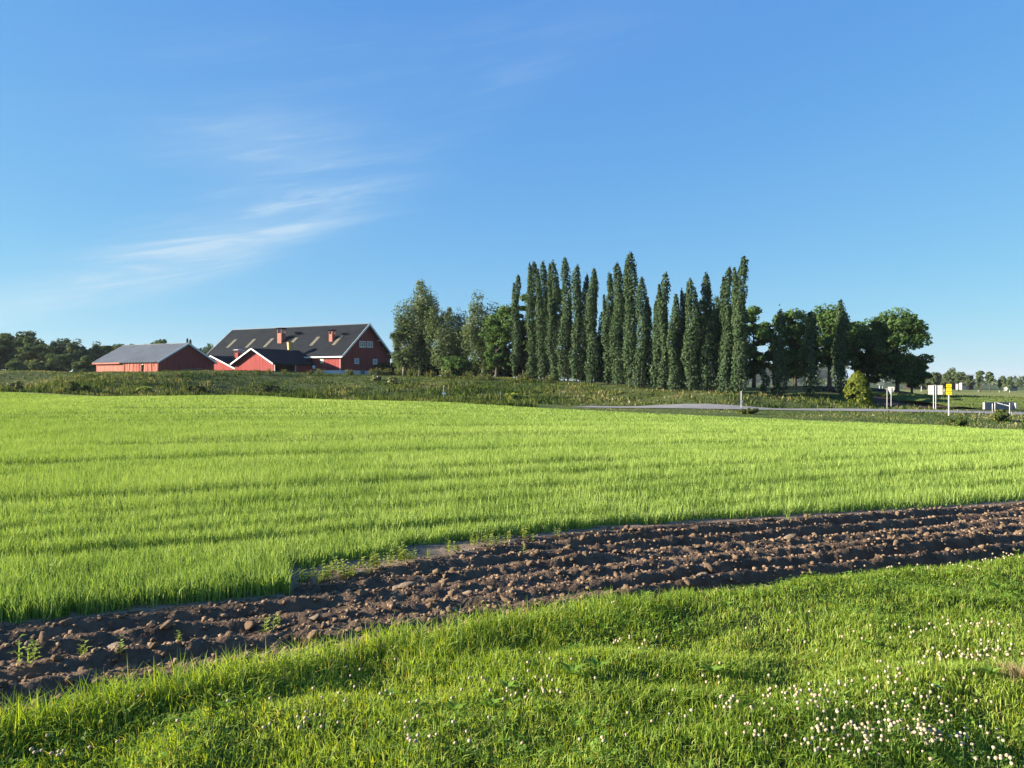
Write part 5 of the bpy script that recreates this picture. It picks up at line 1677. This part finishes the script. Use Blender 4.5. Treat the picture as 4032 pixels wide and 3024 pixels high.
for xx in (OV + .03, -SL - OV - .03):
    bar((xx, -oe, SE - ssl * oe + .04), (xx, ym, SR + .08), 0.05, 0.30, (1, 0, 0)).build('bargeboard', M['white'], shed)
    bar((xx, SW + oe, SE - ssl * oe + .04), (xx, ym, SR + .08), 0.05, 0.30, (1, 0, 0)).build('bargeboard', M['white'], shed)
bar((-SL - OV, -oe - .04, SE - ssl * oe - 0.02), (-10.6, -oe - .04, SE - ssl * oe - 0.02), 0.05, 0.26, (0, 1, 0)).build('eave_board', M['redfade'], shed)
bar((-SL - OV, ym, SR + .17), (OV, ym, SR + .17), 0.3, 0.06, (0, 1, 0)).build('ridge_cap', M['zinc'], shed)
bar((-0.02, ox0 - .1, oz - 0.15), (-0.02, ox1 + .1, oz + 0.05), 0.05, 0.06, (1, 0, 0)).build('rail', M['galv'], shed)

# ------------------------------------------------------------------ signs and posts
def ground_at(px, d):
    X0 = (px - 2016) / F * d
    return X0, d, h1(X0, d)


def marker(px, d, h, label, box=None):
    X0, Y0, z = ground_at(px, d)
    r = thing('marker_post', label, 'post', (X0, Y0, z), 0, 'white marker posts')
    mb = MB(); mb.box(-.05, .05, -.03, .03, -.3, h - 0.02); mb.hexa([(-.05, -.03, h - .02), (.05, -.03, h - .02), (.05, .03, h - .02), (-.05, .03, h - .02), (-.05, -.03, h), (.05, -.03, h), (.05, .03, h + .05), (-.05, .03, h + .05)]); mb.build('post', M['white'], r)
    if box:
        zc_, bw_, bh_ = box
        mb = MB(); mb.box(-bw_ / 2 + 0.02, bw_ / 2 + 0.02, -.10, -.032, zc_ - bh_ / 2, zc_ + bh_ / 2); mb.build('plate', M['pane'], r)
        mb = MB(); mb.box(-bw_ / 2 + 0.06, bw_ / 2 - 0.02, -.108, -.102, zc_ - bh_ / 4, zc_ + bh_ / 4); mb.build('plate_face', M['white'], r)
    return r


def find_d(px, py, lo, hi):
    for d in np.arange(lo, hi, 0.25):
        X0 = (px - 2016) / F * d
        if EYE - (py - 1500) / F * d < h1(X0, d): return float(d)
    return hi


dm = find_d(1747, 1567, 100, 125)
marker(1747, dm, 48 / F * dm, 'white marker post with a pale plate at the foot of the bank', (0.66, 0.52, 0.34))
dm = find_d(2919, 1606, 70, 100)
marker(2919, dm, 64 / F * dm, 'white marker post with a small box on the verge by the road', (0.72, 0.24, 0.42))
X0, Y0, z = ground_at(1971, 112)
mb = MB(); mb.box(-.04, .04, -.04, .04, -.2, 1.0); mb.hexa([(-.04, -.04, 1.0), (.04, -.04, 1.0), (.04, .04, 1.0), (-.04, .04, 1.0), (-.01, -.01, 1.08), (.01, -.01, 1.08), (.01, .01, 1.08), (-.01, .01, 1.08)])
mb.build('wooden_stake', M['cream'], None, loc=(X0, Y0, z), label='thin yellowish stake standing in the bank weeds', cat='stake')

# give way sign seen from behind, with a plate above
dm = 95.5; m = dm / F
X0, Y0, z = ground_at(3509, dm); top = EYE - (1526 - 1500) * m - z
r = thing('give_way_sign', 'back of a triangular road sign with a small plate on top', 'road sign', (X0, Y0, z), -0.5)
mb = MB(); mb.tube([(0, 0, -.3), (0, 0, top - .05)], 0.038, 8); mb.build('pole', M['galv'], r)
h_ = (1554 - 1531) * m; w_ = 25 * m / 2; zt = top - (1531 - 1526) * m
mb = MB(); mb.prism([(-w_, .06, zt), (-w_ + .1, .06, zt + .02), (w_ - .1, .06, zt + .02), (w_, .06, zt), (w_ - .03, .06, zt - .08), (.05, .06, zt - h_), (-.05, .06, zt - h_), (-w_ + .03, .06, zt - .08)], (0, .025, 0)); mb.build('triangle', M['signback'], r)
mb = MB(); mb.box(-.37, .37, .058, .085, zt + .05, zt + 0.24); mb.build('name_plate', M['signback'], r)
for zz_ in (zt - .1, zt - .35):
    mb = MB(); mb.box(-.09, .09, -.06, .058, zz_ - .025, zz_ + .025); mb.build('clamp', M['galv'], r)
X0, Y0, z = ground_at(3493, dm + 1); top = EYE - (1529 - 1500) * (dm + 1) / F - z
r = thing('direction_sign', 'slim post with a short edge-on plate beside the triangular sign', 'road sign', (X0, Y0, z), 0.25)
mb = MB(); mb.tube([(0, 0, -.3), (0, 0, top)], 0.036, 8); mb.build('pole', M['galv'], r)
mb = MB(); mb.box(-.22, .22, .05, .075, top - .14, top); mb.build('plate', M['signback'], r)
# two post board
dm = 93.0; m = dm / F
X0, Y0, z = ground_at(3682.5, dm); top = EYE - (1517 - 1500) * m - z; bot = EYE - (1554 - 1500) * m - z
r = thing('board_sign', 'blank back of a wide three panel road sign on two posts', 'road sign', (X0, Y0, z), -0.5)
r.scale = (1.12, 1, 1)
for k in range(3):
    z0_ = bot + (top - bot) * k / 3; z1_ = bot + (top - bot) * (k + 1) / 3
    mb = MB(); mb.box(-22.3 * m, 22.3 * m, .06, .09, z0_ + .012, z1_ - .012); mb.build('panel', M['signback'], r)
for px in (3677.5, 3684.5):
    xo = (px - 3682.5) * m; mb = MB(); mb.tube([(xo, 0, -.3), (xo, 0, top - .01)], 0.042, 8); mb.build('post', M['galv'], r)
# yellow sign
dm = find_d(3735, 1636, 58, 85); m = dm / F
X0, Y0, z = ground_at(3736, dm); top = EYE - (1511 - 1500) * m - z
r = thing('yellow_sign', 'stack of three yellow signs with arrows on a white pole', 'road sign', (X0, Y0, z), -0.45)
mb = MB(); mb.tube([(0, 0, -.3), (0, 0, top - .02)], 0.05, 10); mb.build('pole', M['white'], r)
hb = 45 * m / 3
for k in range(3):
    zt = top - hb * k
    mb = MB(); mb.box(-9.1 * m, 9.1 * m, -.10, -.066, zt - hb + .03, zt - .03); bd = mb.build('sign_board', M['signyellow'], r)
    pr = MB(); zc_ = (2 * zt - hb) / 2
    yy = -.104
    if k == 0:
        pr.box(-.09, .10, yy, -.1005, zc_ - .03, zc_ + .035); pr.box(-.14, -.12, yy, -.1005, zc_ - .07, zc_ + .08)
    elif k == 1:
        pr.box(.0, .07, yy, -.1005, zc_ - .035, zc_ + .035); pr.prism([(-.17, yy, zc_), (-.12, yy, zc_ + .035), (-.12, yy, zc_ - .035)], (0, .003, 0))
    else:
        pr.box(-.09, .08, yy, -.1005, zc_ - .03, zc_ + .03); pr.prism([(.15, yy, zc_), (.09, yy, zc_ - .05), (.09, yy, zc_ + .05)], (0, .003, 0)); pr.box(-.15, -.13, yy, -.1005, zc_ - .06, zc_ - .04)
    pr.build('print', M['signdark'], bd)
for k in (1, 2):
    mb = MB(); mb.box(-8 * m, 8 * m, -.085, -.068, top - hb * k - .028, top - hb * k + .028); mb.build('joint_strip', M['signdark'], r)
# small far board sign
dm = 200.0; m = dm / F
X0, Y0, z = ground_at(3470, dm); top = EYE - (1509 - 1500) * m - z
r = thing('far_board_sign', 'small far white board on two legs under the trees', 'road sign', (X0, Y0, z))
mb = MB(); mb.box(-11 * m, 11 * m, 0, .05, top - 8 * m, top); mb.build('panel', M['signback'], r)
for s in (-6, 6):
    mb = MB(); mb.tube([(s * m, .1, -.3), (s * m, .1, top - .05)], 0.09, 6); mb.build('leg', M['galv'], r)
dm = 150.0; m = dm / F
X0, Y0, z = ground_at(3651, dm); top = EYE - (1508 - 1500) * m - z
r = thing('dark_post', 'dark post with a small square head behind the road signs', 'post', (X0, Y0, z))
mb = MB(); mb.tube([(0, 0, -.3), (0, 0, top - .4)], 0.08, 6); mb.build('pole', M['dark'], r)
mb = MB(); mb.box(-.3, .3, -.15, .15, top - .42, top); mb.build('head', M['dark'], r)

# concrete parapet and its white posts
dm = 86.0; m = dm / F
X0, Y0, z = ground_at(3946, dm)
r = thing('concrete_barrier', 'low grey concrete barrier wall beside the side road', 'barrier', (X0, Y0, z))
zt = EYE - (1584 - 1500) * m - z; zb = EYE - (1612 - 1500) * m - z
mb = MB(); mb.hexa([(-68 * m, 0, zb), (60 * m, .6, zb), (60 * m, 1.0, zb), (-68 * m, .4, zb), (-68 * m, 0, zt), (60 * m, .6, zt), (60 * m, 1.0, zt), (-68 * m, .4, zt)]); mb.build('wall', M['concrete'], r)
mb = MB(); mb.box(60.2 * m, 68 * m, .3, 1.3, zb, zt - .1); mb.build('end_block', M['signback'], r)
for px, py0, py1, lab in ((3908, 1588, 1626, 'shorter of the paired white posts by the leafy bush'), (3918, 1584, 1630, 'taller of the paired white posts by the leafy bush'), (3976, 1586, 1643, 'front white post of the far pair beside the barrier end'), (3984, 1586, 1637, 'rear white post of the far pair beside the barrier end')):
    dm = find_d(px, py1, 60, 90); m = dm / F
    X0, Y0, z = ground_at(px, dm); h_ = EYE - (py0 - 1500) * m - z
    mb = MB(); mb.tube([(0, 0, -.3), (0, 0, h_ - .03), (0, 0, h_)], [.042, .042, .02], 8)
    mb.build('bollard_post', M['galv'], None, True, loc=(X0, Y0, z), label=lab, cat='post', group='white posts near the barrier')
p0 = P(3926, 1586, 80); p1 = P(3976, 1599, 74)
mb = MB(); mb.tube([p0, p1], 0.04, 6); mb.build('guard_rail', M['galv'], None, label='thin white rail sloping between the white posts', cat='rail')

# far buildings on the right
def far_building(px0, px1, ytop, ybot, d, depth, label, wallm, roofm):
    m = d / F
    X0 = ((px0 + px1) / 2 - 2016) * m; z = h1(X0, d)
    hw = (px1 - px0) / 2 * m; zt = EYE - (ytop - 1500) * m - z
    r = thing('far_building', label, 'building', (X0, d, z))
    mb = MB(); mb.box(-hw, hw, 0, depth, -.5, zt - .6); mb.build('wall', M[wallm], r)
    mb = MB(); mb.hexa([(-hw - .5, -.5, zt - .6), (hw + .5, -.5, zt - .6), (hw + .5, depth + .5, zt - .6), (-hw - .5, depth + .5, zt - .6), (-hw - .5, -.3, zt), (hw + .5, -.3, zt), (hw + .5, depth + .5, zt + .3), (-hw - .5, depth + .5, zt + .3)]); mb.build('roof', M[roofm], r)
    n = max(2, int(hw / 2.2))
    for k in range(n):
        x = -hw + 2 * hw * (k + .5) / n
        mb = MB(); mb.box(x - .6, x + .6, -.06, -.002, zt * .45, zt * .45 + 1.2); mb.build('window', M['glass'], r)
    return r


far_building(3600, 3762, 1473, 1530, 430, 12, 'long far building with a thin white roof edge behind the birches', 'dark', 'signback')
far_building(3800, 3833, 1475, 1525, 440, 10, 'small dark far building with a pale roof edge', 'dark', 'signback')
far_building(3788, 3806, 1496, 1516, 415, 6, 'small white far house half hidden by dark trees', 'concrete', 'slate')
far_building(3988, 4006, 1517, 1528, 380, 6, 'low pale far shed in the pasture', 'concrete', 'zinc')

# ------------------------------------------------------------------ haze
m, nt, N, L, out = new_mat('haze')
pv = N.new('ShaderNodeVolumePrincipled')
pv.inputs['Color'].default_value = (0.86, 0.92, 1.0, 1)
pv.inputs['Density'].default_value = HAZE
pv.inputs['Anisotropy'].default_value = 0.2
L.new(pv.outputs[0], out.inputs['Volume'])
mb = MB(); mb.box(-3650, 3650, -350, 5050, float(GZ.min()) - 1.5, 66)
mb.build('haze', m, None, label='thin pale morning haze lying over the whole farmland', cat='haze', kind='stuff')
